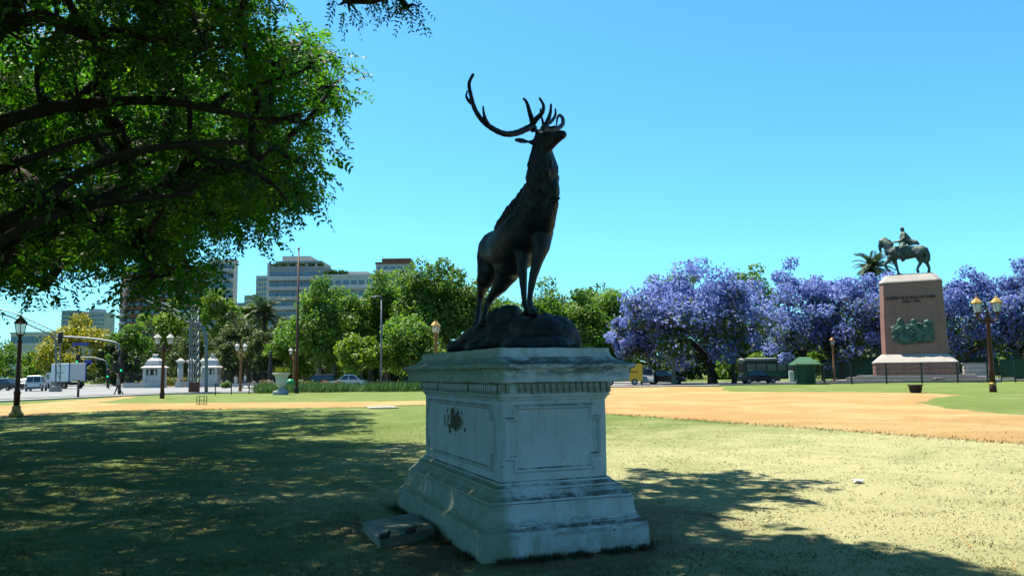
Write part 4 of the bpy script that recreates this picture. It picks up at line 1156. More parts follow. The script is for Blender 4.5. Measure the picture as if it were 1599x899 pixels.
antler([
    ([(540, 432, 7.95), (532, 405, 7.92), (505, 412, 7.86), (440, 440, 7.76), (370, 447, 7.68), (300, 418, 7.62), (238, 370, 7.58), (192, 300, 7.55), (168, 215, 7.54), (160, 150, 7.56), (187, 93, 7.60)], .030, .012),
    ([(530, 405, 7.92), (528, 370, 7.90), (513, 320, 7.84), (497, 265, 7.80), (474, 236, 7.80)], .026, .008),
    ([(530, 390, 7.92), (552, 360, 7.88), (585, 325, 7.82), (594, 280, 7.80), (568, 233, 7.82)], .026, .008),
    ([(276, 402, 7.60), (258, 370, 7.56), (246, 330, 7.53), (240, 282, 7.52)], .020, .006),
    ([(178, 270, 7.55), (156, 252, 7.60), (143, 225, 7.63), (150, 193, 7.66)], .016, .005),
])
antler([
    ([(588, 432, 8.03), (600, 408, 8.06), (630, 418, 8.14), (675, 415, 8.26), (706, 390, 8.38), (706, 355, 8.50), (688, 338, 8.60), (676, 352, 8.68)], .028, .010),
    ([(602, 408, 8.06), (618, 372, 8.08), (634, 325, 8.10), (639, 268, 8.12)], .024, .008),
    ([(612, 392, 8.08), (645, 368, 8.16), (664, 335, 8.20), (663, 296, 8.20)], .019, .006),
    ([(596, 415, 8.06), (590, 375, 8.12), (578, 330, 8.16), (575, 296, 8.18)], .013, .005),
    ([(676, 352, 8.68), (672, 380, 8.66), (670, 402, 8.64)], .011, .004),
    ([(640, 417, 8.16), (655, 405, 8.10), (668, 404, 8.06)], .014, .006),
])
# rock
mb = MB(O_)
for px, py, Y, r in ((728, 541, 9.75, (.26, .22, .11)), (715, 542, 9.85, (.16, .16, .10)), (748, 528, 9.68, (.24, .24, .14)), (766, 524, 9.50, (.22, .26, .20)), (782, 516, 9.25, (.20, .25, .26)), (793, 497, 9.02, (.135, .15, .17)), (802, 491, 8.92, (.10, .13, .115)), (800, 530, 8.95, (.30, .35, .20)), (824, 518, 8.62, (.22, .30, .205)), (845, 519, 8.40, (.26, .28, .205)), (868, 522, 8.32, (.24, .26, .20)), (886, 530, 8.36, (.16, .22, .185)), (840, 538, 8.2, (.40, .30, .10)), (765, 542, 9.2, (.32, .4, .10)), (893, 541, 8.35, (.13, .18, .07))):
    mb.ell(U(px, py, Y), r, 14, 10)
def rocky(co): return 0.034 * mnoise.noise(co * 4.2) + 0.018 * mnoise.noise(co * 9) + 0.006 * mnoise.noise(co * 22) - 0.02 * abs(mnoise.noise(co * 7 + Vector((3, 1, 0))))
def clampz(o, z0):
    for v in o.data.vertices:
        if v.co.z < z0: v.co.z = z0
o = organic('rock_base', mb, M['rock'], stag, 0.018, 16, 0.5, rocky); clampz(o, 0.002)

# ------------------------------------------------------------------ stone slab with two rusty bolt stubs, by the pedestal
a, b, c = G(594, 857), G(679, 838), G(566, 829)
slab_c = (b + c) / 2
ex = (b - a); ey = (c - a)
sl = empty('stone_slab', (slab_c.x, slab_c.y, 0), 0, 'low mossy stone slab lying in the grass left of the pedestal foot', 'stone slab')
poly = [(p.x - slab_c.x, p.y - slab_c.y) for p in (a, b, b + ey, c)]
mb = MB()
def ringz(z, s): return [Vector((x * s, y * s, z)) for x, y in poly]
rings = [ringz(-0.02, 1.0), ringz(0.085, 1.0), ringz(0.098, 0.98), ringz(0.099, 0.72), ringz(0.112, 0.66)]
vs = [v for r in rings for v in r]; fs = [(i * 4 + k, i * 4 + (k + 1) % 4, (i + 1) * 4 + (k + 1) % 4, (i + 1) * 4 + k) for i in range(4) for k in range(4)] + [(16, 17, 18, 19)]
mb._add(vs, fs); mb.build('block', M['slab'], sl)
for px, py in ((600, 838), (641, 830)):
    g = G(px, py, 0.11); m2 = MB((slab_c.x, slab_c.y, 0))
    m2.limb([(Vector((g.x - .03, g.y, .115)), .024), (Vector((g.x + .025, g.y + .01, .125)), .03), (Vector((g.x + .05, g.y + .01, .16)), .012)], 8)
    m2.build('bolt_stub', M['bin'], sl, True)

# ------------------------------------------------------------------ monument with rider
MY = 88.0
mc = U(1431, 585, MY); MON = Vector((mc.x, MY, 0)); MRZ = math.radians(-30.0)
mon = empty('monument', MON, MRZ, 'tall brown granite monument with bronze relief behind the park fence', 'monument')
sc = MY / FPX
def zm(py): return U(1431, py, MY).z
KX = sc / 1.118      # the long face is turned towards us
Zb, Zs, Zd, Zc, Zt = zm(585), zm(567), zm(553), zm(442), zm(430)
def cham(hx, hy, c): return [(-hx + c, -hy), (hx - c, -hy), (hx, -hy + c), (hx, hy - c), (hx - c, hy), (-hx + c, hy), (-hx, hy - c), (-hx, -hy + c)]
def loft8(name, rings, m):
    mb = MB(); n = len(rings[0][0])
    vs = [(x, y, z) for poly, z in rings for x, y in poly]
    fs = [(i * n + k, i * n + (k + 1) % n, (i + 1) * n + (k + 1) % n, (i + 1) * n + k) for i in range(len(rings) - 1) for k in range(n)]
    fs += [tuple(reversed(range(n))), tuple((len(rings) - 1) * n + k for k in range(n))]
    mb._add(vs, fs); return mb.build(name, m, mon)
hx, hy = 3.13, 1.9
for i, (e, z0, z1) in enumerate(((4.6, 0.0, 0.28), (3.5, 0.28, 0.55), (2.5, 0.55, Zb))):
    MBx = MB(); MBx.box((0, 0, (z0 + z1) / 2), (2 * (hx + e), 2 * (hy + e * 0.7), z1 - z0 - 0.002)); MBx.build('step', M['pale_stone'], mon)
loft8('plinth', [(cham(hx + 0.95, hy + 0.95, 0.3), Zb), (cham(hx + 0.95, hy + 0.95, 0.3), Zs)], M['granite'])
loft8('plinth_slope', [(cham(hx + 1.0, hy + 1.0, 0.3), Zs), (cham(hx + 1.0, hy + 1.0, 0.3), Zs + 0.12), (cham(hx + 0.12, hy + 0.12, 0.4), Zd)], M['pale_stone'])
zmid = zm(493)
loft8('shaft', [(cham(hx + 0.06, hy + 0.06, 0.45), Zd), (cham(hx + 0.02, hy + 0.02, 0.45), zmid - 0.02)], M['granite'])
loft8('shaft', [(cham(hx + 0.0, hy + 0.0, 0.45), zmid + 0.02), (cham(hx - 0.08, hy - 0.08, 0.45), Zc)], M['granite'])
loft8('joint', [(cham(hx - 0.04, hy - 0.04, 0.45), zmid - 0.02), (cham(hx - 0.04, hy - 0.04, 0.45), zmid + 0.02)], M['pale_stone'])
loft8('cap_stone', [(cham(hx - 0.02, hy - 0.02, 0.45), Zc), (cham(hx - 0.05, hy - 0.05, 0.45), Zc + 0.12), (cham(hx - 0.62, hy - 0.62, 0.45), Zt)], M['pale_stone'])
# illegible inscription: rows of small raised strokes
def strokes(x0, x1, z, h, words, seed):
    r_ = random.Random(seed); x = x0; tot = sum(words) + len(words) - 1; step = (x1 - x0) / tot
    for w in words:
        mb = MB()
        for i in range(w):
            cx = x + (i + 0.5) * step; ww = step * 0.72
            mb.box((cx - ww * 0.32, -hy - 0.06, z), (ww * 0.24, 0.07, h))
            if r_.random() < 0.7: mb.box((cx + ww * 0.32, -hy - 0.062, z), (ww * 0.22, 0.07, h * 0.98))
            zz = r_.choice((h * 0.40, 0.0, -h * 0.40)); mb.box((cx, -hy - 0.058, z + zz), (ww * 0.55, 0.07, h * 0.18))
        mb.build('inscription_word', M['ink'], mon)
        x += (w + 1) * step
strokes(-2.45, 2.45, zm(466), 0.30, (2, 7, 3, 2, 6, 4, 7), 3)
strokes(-0.78, 0.95, zm(472), 0.26, (4, 1, 4), 4)
# bronze relief: a plate with figures, ragged outline
def rel(x, y): return Vector(((1390 + x / 16.34 - 1434) * KX, 0, zm(490 + y / 16.34)))
outline = [(165, 325), (340, 280), (350, 170), (420, 115), (500, 170), (505, 300), (540, 310), (690, 250), (690, 200), (760, 145), (815, 190), (825, 255), (930, 245), (1010, 250), (1090, 175), (1230, 245), (1240, 400), (1250, 640), (1210, 745), (800, 760), (400, 790), (390, 740), (260, 735), (190, 560), (205, 450)]
mb = MB(); pts = [rel(*p) for p in outline]
mb.xprism([(p.x, p.z) for p in pts], -hy - 0.02, -hy - 0.20)
r_ = random.Random(5)
for x, y, rx, rz in ((420, 190, 75, 80), (420, 400, 90, 150), (420, 620, 80, 130), (270, 430, 90, 90), (280, 600, 70, 110), (757, 200, 62, 62), (750, 340, 110, 90), (880, 285, 60, 50), (1095, 245, 85, 70), (1110, 380, 120, 90), (600, 420, 90, 120), (700, 520, 80, 120), (860, 470, 110, 120), (980, 560, 100, 120), (1130, 560, 100, 110), (880, 650, 80, 80), (1050, 680, 90, 60), (530, 660, 90, 80)):
    p = rel(x, y); mb.ell((p.x, -hy - 0.2, p.z), (rx / 16.34 * KX, 0.13, rz / 16.34 * KX), 10, 8)
def relief_d(co): return 0.09 * mnoise.noise(co * 5) + 0.05 * mnoise.noise(co * 11)
organic('relief_plaque', mb, M['relief'], mon, 0.045, 3, 0.5, relief_d)

# horse and rider, traced in the plane of the monument's long axis
HO = Vector((0, 0, Zt))
hz = empty('equestrian_statue', MON + Vector((0, 0, Zt)), MRZ, 'greenish bronze horse and rider on top of the granite monument', 'statue')
def H(x, y, l=0.0):
    """x, y in a 9x enlargement of the photo; l = metres towards us"""
    return Vector(((1365 + x / 9 - 1429.5) * KX, -l, zm(340 + y / 9) - Zt))
mb = MB()
mb.limb([(H(750, 478), 0.645), (H(660, 482), 0.682), (H(560, 495), 0.694), (H(440, 485), 0.707), (H(350, 470), 0.682), (H(310, 450), 0.570)], 14)
mb.limb([(H(320, 440), 0.570), (H(290, 385), 0.496), (H(255, 330), 0.409), (H(225, 300), 0.322)], 12)
mb.limb([(H(225, 295), 0.298), (H(195, 305), 0.273), (H(175, 360), 0.211), (H(172, 415), 0.161), (H(176, 435), 0.136)], 12)
mb.limb([(H(200, 285, .1), 0.074), (H(150, 275, .12), 0.037)], 6); mb.limb([(H(200, 285, -.1), 0.074), (H(160, 268, -.12), 0.037)], 6)
mb.limb([(H(300, 300), 0.174), (H(250, 262), 0.149), (H(195, 268), 0.099)], 8); mb.limb([(H(350, 350), 0.198), (H(310, 300), 0.174)], 8)
# legs: near fore raised, far fore standing, hind pair mid stride
mb.limb([(H(320, 540, .25), 0.372), (H(290, 590, .25), 0.236), (H(235, 625, .25), 0.174), (H(240, 680, .25), 0.124), (H(275, 715, .25), 0.124), (H(300, 725, .25), 0.149)], 10)
mb.limb([(H(360, 540, -.22), 0.372), (H(375, 610, -.22), 0.236), (H(395, 670, -.22), 0.161), (H(410, 735, -.22), 0.124), (H(425, 790, -.22), 0.161)], 10)
mb.limb([(H(720, 520, .25), 0.521), (H(735, 590, .25), 0.335), (H(745, 640, .25), 0.198), (H(700, 710, .25), 0.136), (H(690, 740, .25), 0.136), (H(700, 765, .25), 0.174)], 10)
mb.limb([(H(760, 520, -.25), 0.521), (H(790, 590, -.25), 0.335), (H(830, 650, -.25), 0.198), (H(855, 720, -.25), 0.149), (H(845, 780, -.25), 0.174)], 10)
# tail
mb.limb([(H(775, 425), 0.198), (H(825, 460), 0.248), (H(850, 530), 0.248), (H(845, 600), 0.273), (H(820, 640), 0.223), (H(790, 635), 0.124)], 10)
organic('horse_body', mb, M['horse'], hz, 0.055, 4)
mb = MB()
mb.limb([(H(505, 370), 0.388), (H(510, 320), 0.365), (H(520, 270), 0.388), (H(522, 225), 0.342), (H(518, 205), 0.194)], 12)
mb.limb([(H(512, 190), 0.148), (H(512, 160), 0.228), (H(508, 145), 0.217)], 12); mb.ell(H(488, 165), 0.068)
mb.limb([(H(545, 230, .32), 0.171), (H(535, 290, .42), 0.148), (H(470, 320, .25), 0.125), (H(420, 325, .1), 0.114)], 8)
mb.limb([(H(510, 230, -.32), 0.171), (H(480, 290, -.42), 0.148), (H(430, 322, -.15), 0.125), (H(385, 318, -.05), 0.103)], 8)
for s_ in (1, -1):
    mb.limb([(H(510, 375, .3 * s_), 0.285), (H(480, 430, .62 * s_), 0.239), (H(490, 510, .66 * s_), 0.171), (H(510, 570, .66 * s_), 0.137), (H(478, 590, .68 * s_), 0.114)], 10)
organic('rider', mb, M['horse'], hz, 0.05, 3)
mb = MB()
mb.limb([(H(540, 240), .30), (H(575, 300), .36), (H(610, 350), .34), (H(690, 355), .24), (H(725, 375), .14)], 10)
mb.limb([(H(600, 320, .1), .2), (H(640, 330), .2), (H(700, 345), .18)], 8)
organic('cloak', mb, M['horse'], hz, 0.055, 3, 0.5, lambda c: 0.05 * mnoise.noise(c * 3))
mb = MB()
mb.limb([(H(330, 330), .03), (H(400, 325), .03)], 5)
for s_ in (1, -1): mb.limb([(H(180, 400, .15 * s_), .03), (H(290, 360, .38 * s_), .03), (H(400, 325, .12 * s_), .03)], 5)
mb.build('reins', M['horse'], hz)
mb = MB(); mb.limb([(H(420, 420, .5), .1), (H(560, 420, .52), .1)], 8); mb.box((H(500, 450).x, 0, H(500, 450).z), (1.5, 1.5, 0.9)); organic('saddle_cloth', mb, M['horse'], hz, 0.06, 4)
mb = MB(); mb.box((0.15, 0, 0.06), (4.2, 1.6, 0.12)); mb.box((-0.9, 0.2, 0.18), (0.5, 0.5, 0.24), 0, 0.5); mb.build('statue_plinth', M['horse'], hz)
# ------------------------------------------------------------------ lamp posts
def lantern(parent, c, s, ironm, roofm):
    """six-sided tapered lantern standing at c"""
    x, y, z = c
    ln_ = MB(); ln_.lathe([(0.05 * s, 0), (0.10 * s, 0.04 * s), (0.15 * s, 0.10 * s), (0.17 * s, 0.13 * s)], c, 6)
    for k in range(6):
        a = 2 * math.pi * k / 6
        ln_.tube([(x + 0.165 * s * math.cos(a), y + 0.165 * s * math.sin(a), z + 0.12 * s), (x + 0.262 * s * math.cos(a), y + 0.262 * s * math.sin(a), z + 0.62 * s)], 0.014 * s, 4)
    lo = ln_.build('lantern', ironm, parent)
    MB().lathe([(0.150 * s, 0.13 * s), (0.245 * s, 0.615 * s)], c, 6).build('glass', M['lampglass'], lo)
    MB().lathe([(0.30 * s, 0.615 * s), (0.31 * s, 0.65 * s), (0.24 * s, 0.74 * s), (0.13 * s, 0.86 * s), (0.07 * s, 0.90 * s), (0.08 * s, 0.93 * s), (0.03 * s, 0.96 * s), (0.012 * s, 1.15 * s)], c, 6).build('roof', roofm, lo)
    return lo
def single_lamp(base, h, label, ironm, roofm, basem):
    r = empty('lamp_post', base, 0, label, 'lamp post', 'park lamp posts')
    k = h / 4.6
    MB().lathe([(0.30 * k, 0), (0.30 * k, 0.12 * k), (0.22 * k, 0.2 * k), (0.17 * k, 0.36 * k), (0.19 * k, 0.42 * k), (0.13 * k, 0.5 * k)], n=12).build('base', basem, r, True)
    MB().lathe([(0.125 * k, 0.45 * k), (0.13 * k, 1.0 * k), (0.15 * k, 1.04 * k), (0.15 * k, 1.1 * k), (0.115 * k, 1.16 * k), (0.085 * k, 3.3 * k), (0.11 * k, 3.36 * k), (0.11 * k, 3.42 * k), (0.07 * k, 3.46 * k), (0.06 * k, 3.6 * k)], n=12).build('shaft', ironm, r, True)
    lantern(r, (0, 0, 3.58 * k), 1.02 * k, ironm, roofm)
    return r
def twin_lamp(base, h, label, ironm, roofm, bandm, rz=0.0):
    r = empty('lamp_post', base, rz, label, 'lamp post', 'park lamp posts')
    k = h / 5.0
    MB().lathe([(0.17 * k, 0), (0.17 * k, 0.25 * k), (0.14 * k, 0.32 * k)], n=12).build('base', ironm, r, True)
    MB().lathe([(0.16 * k, 0.32 * k), (0.175 * k, 0.36 * k), (0.175 * k, 0.44 * k), (0.15 * k, 0.48 * k)], n=12).build('band', bandm, r, True)
    MB().lathe([(0.145 * k, 0.46 * k), (0.13 * k, 1.2 * k), (0.09 * k, 3.4 * k), (0.12 * k, 3.44 * k), (0.15 * k, 3.5 * k), (0.09 * k, 3.56 * k)], n=12).build('shaft', ironm, r, True)
    MB().lathe([(0.09 * k, 3.5 * k), (0.16 * k, 3.6 * k), (0.17 * k, 3.72 * k), (0.10 * k, 3.82 * k), (0.05 * k, 3.9 * k), (0.09 * k, 4.0 * k), (0.03 * k, 4.1 * k), (0.02 * k, 4.2 * k)], n=10).build('finial', ironm, r, True)
    for s_ in (-1, 1):
        pts = [(s_ * x * k, 0, z * k) for x, z in ((0.05, 3.58), (0.22, 3.52), (0.36, 3.58), (0.44, 3.72), (0.44, 3.92))]
        MB().tube(spline(pts, 4), 0.05 * k, 7).build('arm', ironm, r, True)
        lantern(r, (s_ * 0.44 * k, 0, 3.88 * k), 0.92 * k, ironm, roofm)
    return r
def lamp_h(px, top, bottom):
    g = G(px, bottom); return g, U(px, top, g.y).z
g, h = lamp_h(25, 492, 650)
single_lamp(g, h, 'brown iron lamp post with one dark lantern near the left edge', M['iron_brown'], M['iron_brown'], M['gold'])
g, h = lamp_h(1551, 456, 612)
twin_lamp(g, h, 'tall brown lamp post with two gilt lanterns near the right edge', M['iron_brown'], M['gold'], M['gold'], -0.3)
g, h = lamp_h(253, 516, 622)
twin_lamp(g, h, 'brown lamp post with two pale lanterns in front of the white gate', M['iron_brown'], M['white'], M['iron_brown'], 0.25)
g, h = lamp_h(375, 532, 611)
twin_lamp(g, h, 'ochre lamp post with two white capped lanterns left of the urn', M['iron_ochre'], M['white'], M['iron_ochre'], 0.9)
g, h = lamp_h(458, 540, 606)
twin_lamp(g, h, 'ochre lamp post partly hidden behind the dark flag pole', M['iron_ochre'], M['white'], M['iron_ochre'], 0.9)
g, h = lamp_h(603, 548, 604)
twin_lamp(g, h, 'small ochre lamp post beside the grey street light mast', M['iron_ochre'], M['white'], M['iron_ochre'], 1.3)
gl = U(681, 600, 62.0); twin_lamp(Vector((gl.x, 62.0, 0)), U(681, 496, 62.0).z, 'gilt lamp post rising behind the left end of the pedestal', M['iron_ochre'], M['gold'], M['gold'], 1.50)
g, h = lamp_h(1303, 525, 601)
single_lamp(Vector((U(1303, 590, 92).x, 92, 0)), U(1303, 525, 92).z, 'small dull lamp post under the jacarandas left of the monument', M['iron_ochre'], M['iron_ochre'], M['iron_ochre'])

# ------------------------------------------------------------------ masts, flag pole, traffic signals
fp = G(463, 614)
r = empty('flag_pole', fp, 0, 'tall thin dark flag pole beside the white urn', 'flag pole')
ht = U(463, 388, fp.y).z
MB().tube([(0, 0, 0), (0, 0, 3.4), (0, 0, ht)], [0.16, 0.13, 0.06], 10).build('pole', M['iron_brown'], r, True)
MB().lathe([(0.20, 0), (0.20, 0.5), (0.15, 0.6)], n=10).build('base', M['iron_dark'], r, True); MB().ell((0, 0, ht), .12).build('finial', M['gold'], r, True)
sm = G(595, 605)
r = empty('street_light', (sm.x, sm.y, 0), 0, 'slender grey street light mast against the plane trees', 'street light')
ht = U(595, 462, sm.y).z
MB().tube([(0, 0, 0), (0, 0, ht * .5), (0, 0, ht - .5)], [0.13, 0.10, 0.07], 8).build('mast', M['steel'], r, True)
MB().tube(spline([(0, 0, ht - .5), (-.05, 0, ht - .1), (-.35, 0, ht), (-.8, 0, ht - .05)], 4), 0.05, 6).build('arm', M['steel'], r, True)
MB().bbox((-.95, 0, ht - .08), (.6, .24, .14), .03).build('lamp_head', M['steel'], r)

def lattice(mb, p0, p1, w, n, r=0.045, lead=None):
    """square lattice boom between two points"""
    p0, p1 = Vector(p0), Vector(p1); d = (p1 - p0).normalized()
    a = d.cross(Vector((0, 1, 0))); a = a.normalized() if a.length > .1 else d.orthogonal().normalized(); b = d.cross(a)
    c = [(a * sx + b * sy) * w / 2 for sx, sy in ((-1, -1), (1, -1), (1, 1), (-1, 1))]
    for q in c: mb.tube([p0 + q, p1 + q], r, 5)
    for i in range(n):
        f0, f1 = i / n, (i + 1) / n
        for k in range(4):
            mb.tube([p0.lerp(p1, f0) + c[k], p0.lerp(p1, f1) + c[(k + 1) % 4]], r * 0.55, 4, cap=False)
gm = G(303, 614); GYm = gm.y
r = empty('signal_gantry', (gm.x, GYm, 0), 0, 'grey lattice gantry mast with long booms in front of the white gate', 'gantry')
def Lg(px, py, Y=None): return U(px, py, Y or GYm) - Vector((gm.x, GYm, 0))
mb = MB(); lattice(mb, Vector((0, 0, 0)), Lg(304, 480), 0.62, 11, 0.07); mb.build('mast', M['steel'], r)
mb = MB(); lattice(mb, Lg(301, 502), Lg(232, 466), 0.42, 10, 0.05); mb.build('boom', M['steel'], r)
mb = MB(); lattice(mb, Lg(291, 463), Lg(246, 436), 0.55, 7, 0.09); mb.build('boom', M['steel'], r)
mb = MB(); mb.tube(spline([Lg(304, 503), Lg(314, 509), Lg(320, 520), Lg(322, 540), Lg(322, 612)], 5), 0.17, 8); mb.build('curved_leg', M['steel'], r, True)
mb = MB(); mb.box((0, 0, 0.5), (0.75, 0.75, 1.0)); mb.build('footing', M['iron_brown'], r)
b2 = U(87, 600, 92.0); b2.z = 0
r = empty('signal_gantry', b2, 0, 'curved lattice gantry arching over the avenue behind the left lamp post', 'gantry')
def Lh(px, py): return U(px, py, 92.0) - b2
mb = MB(); pp = spline([Lh(-40, 486), Lh(0, 490.5), Lh(20, 496), Lh(45, 507), Lh(72, 519), Lh(83, 527), Lh(87, 542), Lh(87, 606)], 4)
mb.tube(pp, 0.09, 6); qq = [p + Vector((0.25, 0, 0.5)) if i < 22 else p + Vector((0.5, 0, 0)) for i, p in enumerate(pp)]; mb.tube(qq, 0.07, 6)
for i in range(0, len(pp) - 1): mb.tube([pp[i], qq[i + 1]], 0.035, 4)
mb.build('arch', M['steel'], r)
MB().box((0, 0, 0.3), (1.0, 0.9, 0.6)).build('footing', M['kerb'], r)

def signal(parent, c, k=1.0, on=2, m='black'):
    h_ = MB().bbox(c, (0.36 * k, 0.30 * k, 1.05 * k), 0.04).build('signal_head', M[m], parent)
    for i, mm in enumerate(('redlight', 'yellow', 'greenlight')):
        z = c[2] + (0.33 - 0.33 * i) * k
        mt = M[mm] if i == on or mm != 'greenlight' else M['black']
        if i != on and mm == 'yellow': mt = M['bin']
        MB().tube([(c[0], c[1] - 0.15 * k, z), (c[0], c[1] - 0.185 * k, z)], 0.10 * k, 10).build('lens', mt, h_)
def mast_arm(px_pole, py_top, px_tip, py_tip, Y, label, px_sig, sign=None, pole_sigs=(), base_py=None):
    b = U(px_pole, 600, Y); b.z = 0
    r = empty('traffic_light', b, 0, label, 'traffic light', 'traffic lights at the junction')
    D = lambda px, py: U(px, py, Y) - b
    MB().tube([(0, 0, 0), D(px_pole, py_top + 12), ], [0.15, 0.12], 8).build('pole', M['iron_dark'], r, True)
    MB().tube(spline([D(px_pole, py_top + 12), D(px_pole - 3, py_top + 2), D(px_pole - 14, py_top - 2), D((px_pole + px_tip) / 2, (py_top + py_tip) / 2 - 2), D(px_tip, py_tip)], 5), [0.10] * 21, 7).build('arm', M['steel'], r, True)
    c = D(px_sig, py_tip + 2); signal(r, (c.x, c.y - .1, c.z), 1.0 if Y < 100 else 1.3, 2 if Y > 100 else -1)
    if sign:
        p = D(*sign); MB().bbox((p.x, p.y - .12, p.z), (sign_w * Y / FPX, 0.05, 4.2 * Y / FPX), 0.01).build('street_sign', M['signblue'], r)
    for px, py in pole_sigs:
        c = D(px, py); signal(r, (c.x, c.y - .2, c.z), 0.9, 2 if px > 190 else -1)
    return r
sign_w = 26
mast_arm(187, 535, 88, 525, 76.0, 'traffic light on a long arm with a blue street sign left of the walker', 95, (127, 537), ((181, 572), (192, 573)))
sign_w = 13
mast_arm(168, 562, 120, 558, 118.0, 'smaller far traffic light with a green signal above the truck', 122, (138, 564.5))
b = U(170, 600, 104); b.z = 0
r = empty('traffic_light', b, 0, 'low pedestrian signal showing green behind the walker', 'traffic light', 'traffic lights at the junction')
c = U(170, 583, 104) - b; MB().tube([(0, 0, 0), (0, 0, c.z + .5)], .06, 6).build('pole', M['iron_dark'], r); signal(r, (c.x, -.15, c.z), 1.1, 2, 'black')
bp = U(122, 614, 62); bp.z = 0
r = empty('bollard', bp, 0, 'slim dark blue post at the kerb in front of the box truck', 'post')
MB().tube([(0, 0, 0), (0, 0, U(122, 594, 62).z)], .09, 8).build('post', M['iron_dark'], r, True); MB().ell((0, 0, U(122, 594, 62).z), .11).build('cap', M['iron_dark'], r, True)

# ------------------------------------------------------------------ vehicles
def wheels(r, xs, w, rad, tw=0.2):
    for x in xs:
        for s_ in (-1, 1):
            y = s_ * (w / 2 - tw / 2 + 0.02)
            t_ = MB().tube([(x, y - tw / 2, rad), (x, y - tw * .35, rad), (x, y + tw * .35, rad), (x, y + tw / 2, rad)], [rad * .92, rad, rad, rad * .92], 16).build('wheel', M['rubber'], r)
            MB().tube([(x, y + s_ * (tw / 2 - .02), rad), (x, y + s_ * (tw / 2 + .012), rad)], rad * .6, 12).build('rim', M['rim'], t_)
def car(name, pos, heading, paint, label, L_=4.3, W=1.72, H_=1.46, kind='sedan', group='cars on the streets'):
    """nose towards local +x"""
    r = empty(name, pos, heading, label, 'car', group)
    belt = H_ * (0.60 if kind != 'suv' else 0.56); hl = L_ / 2
    body = [(-hl, .38), (-hl + .03, .28), (hl - .05, .25), (hl, .40), (hl - .03, .62), (hl - .25, belt - .12), (hl * .46, belt), (-hl + .12, belt), (-hl + .02, belt - .12)]
    mb = MB()
    n = len(body); vs = []
    for y, sh in ((-W / 2 + .07, .04), (-W / 2, 0), (W / 2, 0), (W / 2 - .07, .04)):
        vs += [(x * (1 - sh * .4), y, z + (0 if z < .5 else 0)) for x, z in body]
    for i in range(3):
        for k in range(n): mb_f = None
    fs = [(i * n + k, (i + 1) * n + k, (i + 1) * n + (k + 1) % n, i * n + (k + 1) % n) for i in range(3) for k in range(n)]
    fs += [tuple(range(n)), tuple(reversed(range(3 * n, 4 * n)))]
    mb._add(vs, fs)
    if kind == 'sedan': b0, b1, t0, t1 = -hl * .78, hl * .44, -hl * .42, hl * .10
    elif kind == 'suv': b0, b1, t0, t1 = -hl * .97, hl * .50, -hl * .88, hl * .16
    else: b0, b1, t0, t1 = -hl * .97, hl * .55, -hl * .93, hl * .30
    wi, wt = W / 2 - .04, W / 2 - .18
    q0 = [(b0, -wi, belt - .01), (b1, -wi, belt - .01), (b1, wi, belt - .01), (b0, wi, belt - .01)]
    q1 = [(t0, -wt, H_), (t1, -wt, H_), (t1, wt, H_), (t0, wt, H_)]
    qm = [(t0 * .97, -wt * .86, H_ + .04), (t1 * .93, -wt * .86, H_ + .04), (t1 * .93, wt * .86, H_ + .04), (t0 * .97, wt * .86, H_ + .04)]
    mb._add(q0 + q1 + qm, [(i, (i + 1) % 4, 4 + (i + 1) % 4, 4 + i) for i in range(4)] + [(4 + i, 4 + (i + 1) % 4, 8 + (i + 1) % 4, 8 + i) for i in range(4)] + [(8, 9, 10, 11)])
    mb.build('body', paint, r)
    def pane(a, b, c, d, ins=.10, splits=1):
        a, b, c, d = map(Vector, (a, b, c, d)); nrm = (b - a).cross(d - a).normalized()
        for k in range(splits):
            f0 = ins * .5 + (1 - ins) * k / splits; f1 = (1 - ins) * (k + 1) / splits - (.04 if splits > 1 and k < splits - 1 else 0) + ins * .5
            lo0, lo1 = a.lerp(b, f0), a.lerp(b, f1); hi0, hi1 = d.lerp(c, f0), d.lerp(c, f1)
            m_ = MB(); ps = [lo0.lerp(hi0, .10), lo1.lerp(hi1, .10), lo1.lerp(hi1, .90), lo0.lerp(hi0, .90)]
            m_._add([p + nrm * .012 for p in ps] + [p - nrm * .01 for p in ps], [(0, 1, 2, 3), (0, 4, 5, 1), (1, 5, 6, 2), (2, 6, 7, 3), (3, 7, 4, 0)])
            m_.build('window', M['carglass'], r)
    for i in range(4):
        j = (i + 1) % 4
        pane(q0[i], q0[j], q1[j], q1[i], .12, 2 if i in (0, 2) else (2 if kind == 'suv' and i == 3 else 1))
    wheels(r, (-hl * .62, hl * .62), W, .31 if kind != 'suv' else .36)
    for s_ in (-1, 1):
        MB().bbox((hl - .06, s_ * W * .36, .60), (.14, .32, .16), .03).build('headlight', M['lampglass'], r)
        MB().bbox((-hl + .03, s_ * W * .41, .72), (.10, .20, .26), .03).build('tail_light', M['redlight'], r)
    MB().bbox((-hl - .01, 0, .42), (.12, W * .9, .16), .03).build('bumper', M['iron_dark'] if kind == 'suv' else paint, r)
    MB().bbox((hl - .0, 0, .40), (.12, W * .9, .18), .03).build('bumper', paint, r)
    return r
def on(px, Y): p = U(px, 600, Y); return Vector((p.x, Y, 0.006))
car('suv', on(57, 98), math.radians(112), M['car_white'], 'white estate car seen from behind on the avenue', 4.5, 1.8, 1.80, 'suv')
car('car', on(40, 112), math.radians(105), M['car_red'], 'small red car behind the white estate car', 4.0, 1.65, 1.42)
car('car', on(6, 104), math.radians(170), M['car_dark'], 'dark car at the left edge of the avenue', 4.4, 1.75, 1.5)
car('car', on(22, 116), math.radians(165), M['car_silver'], 'silver car between the dark car and the lamp post', 4.3, 1.72, 1.5)
car('car', on(38, 124), math.radians(100), M['car_white'], 'pale car far up the avenue behind the lamp post', 4.2, 1.7, 1.5)
car('car', on(76, 130), math.radians(95), M['car_dark'], 'dark car in front of the box truck', 4.3, 1.7, 1.5)
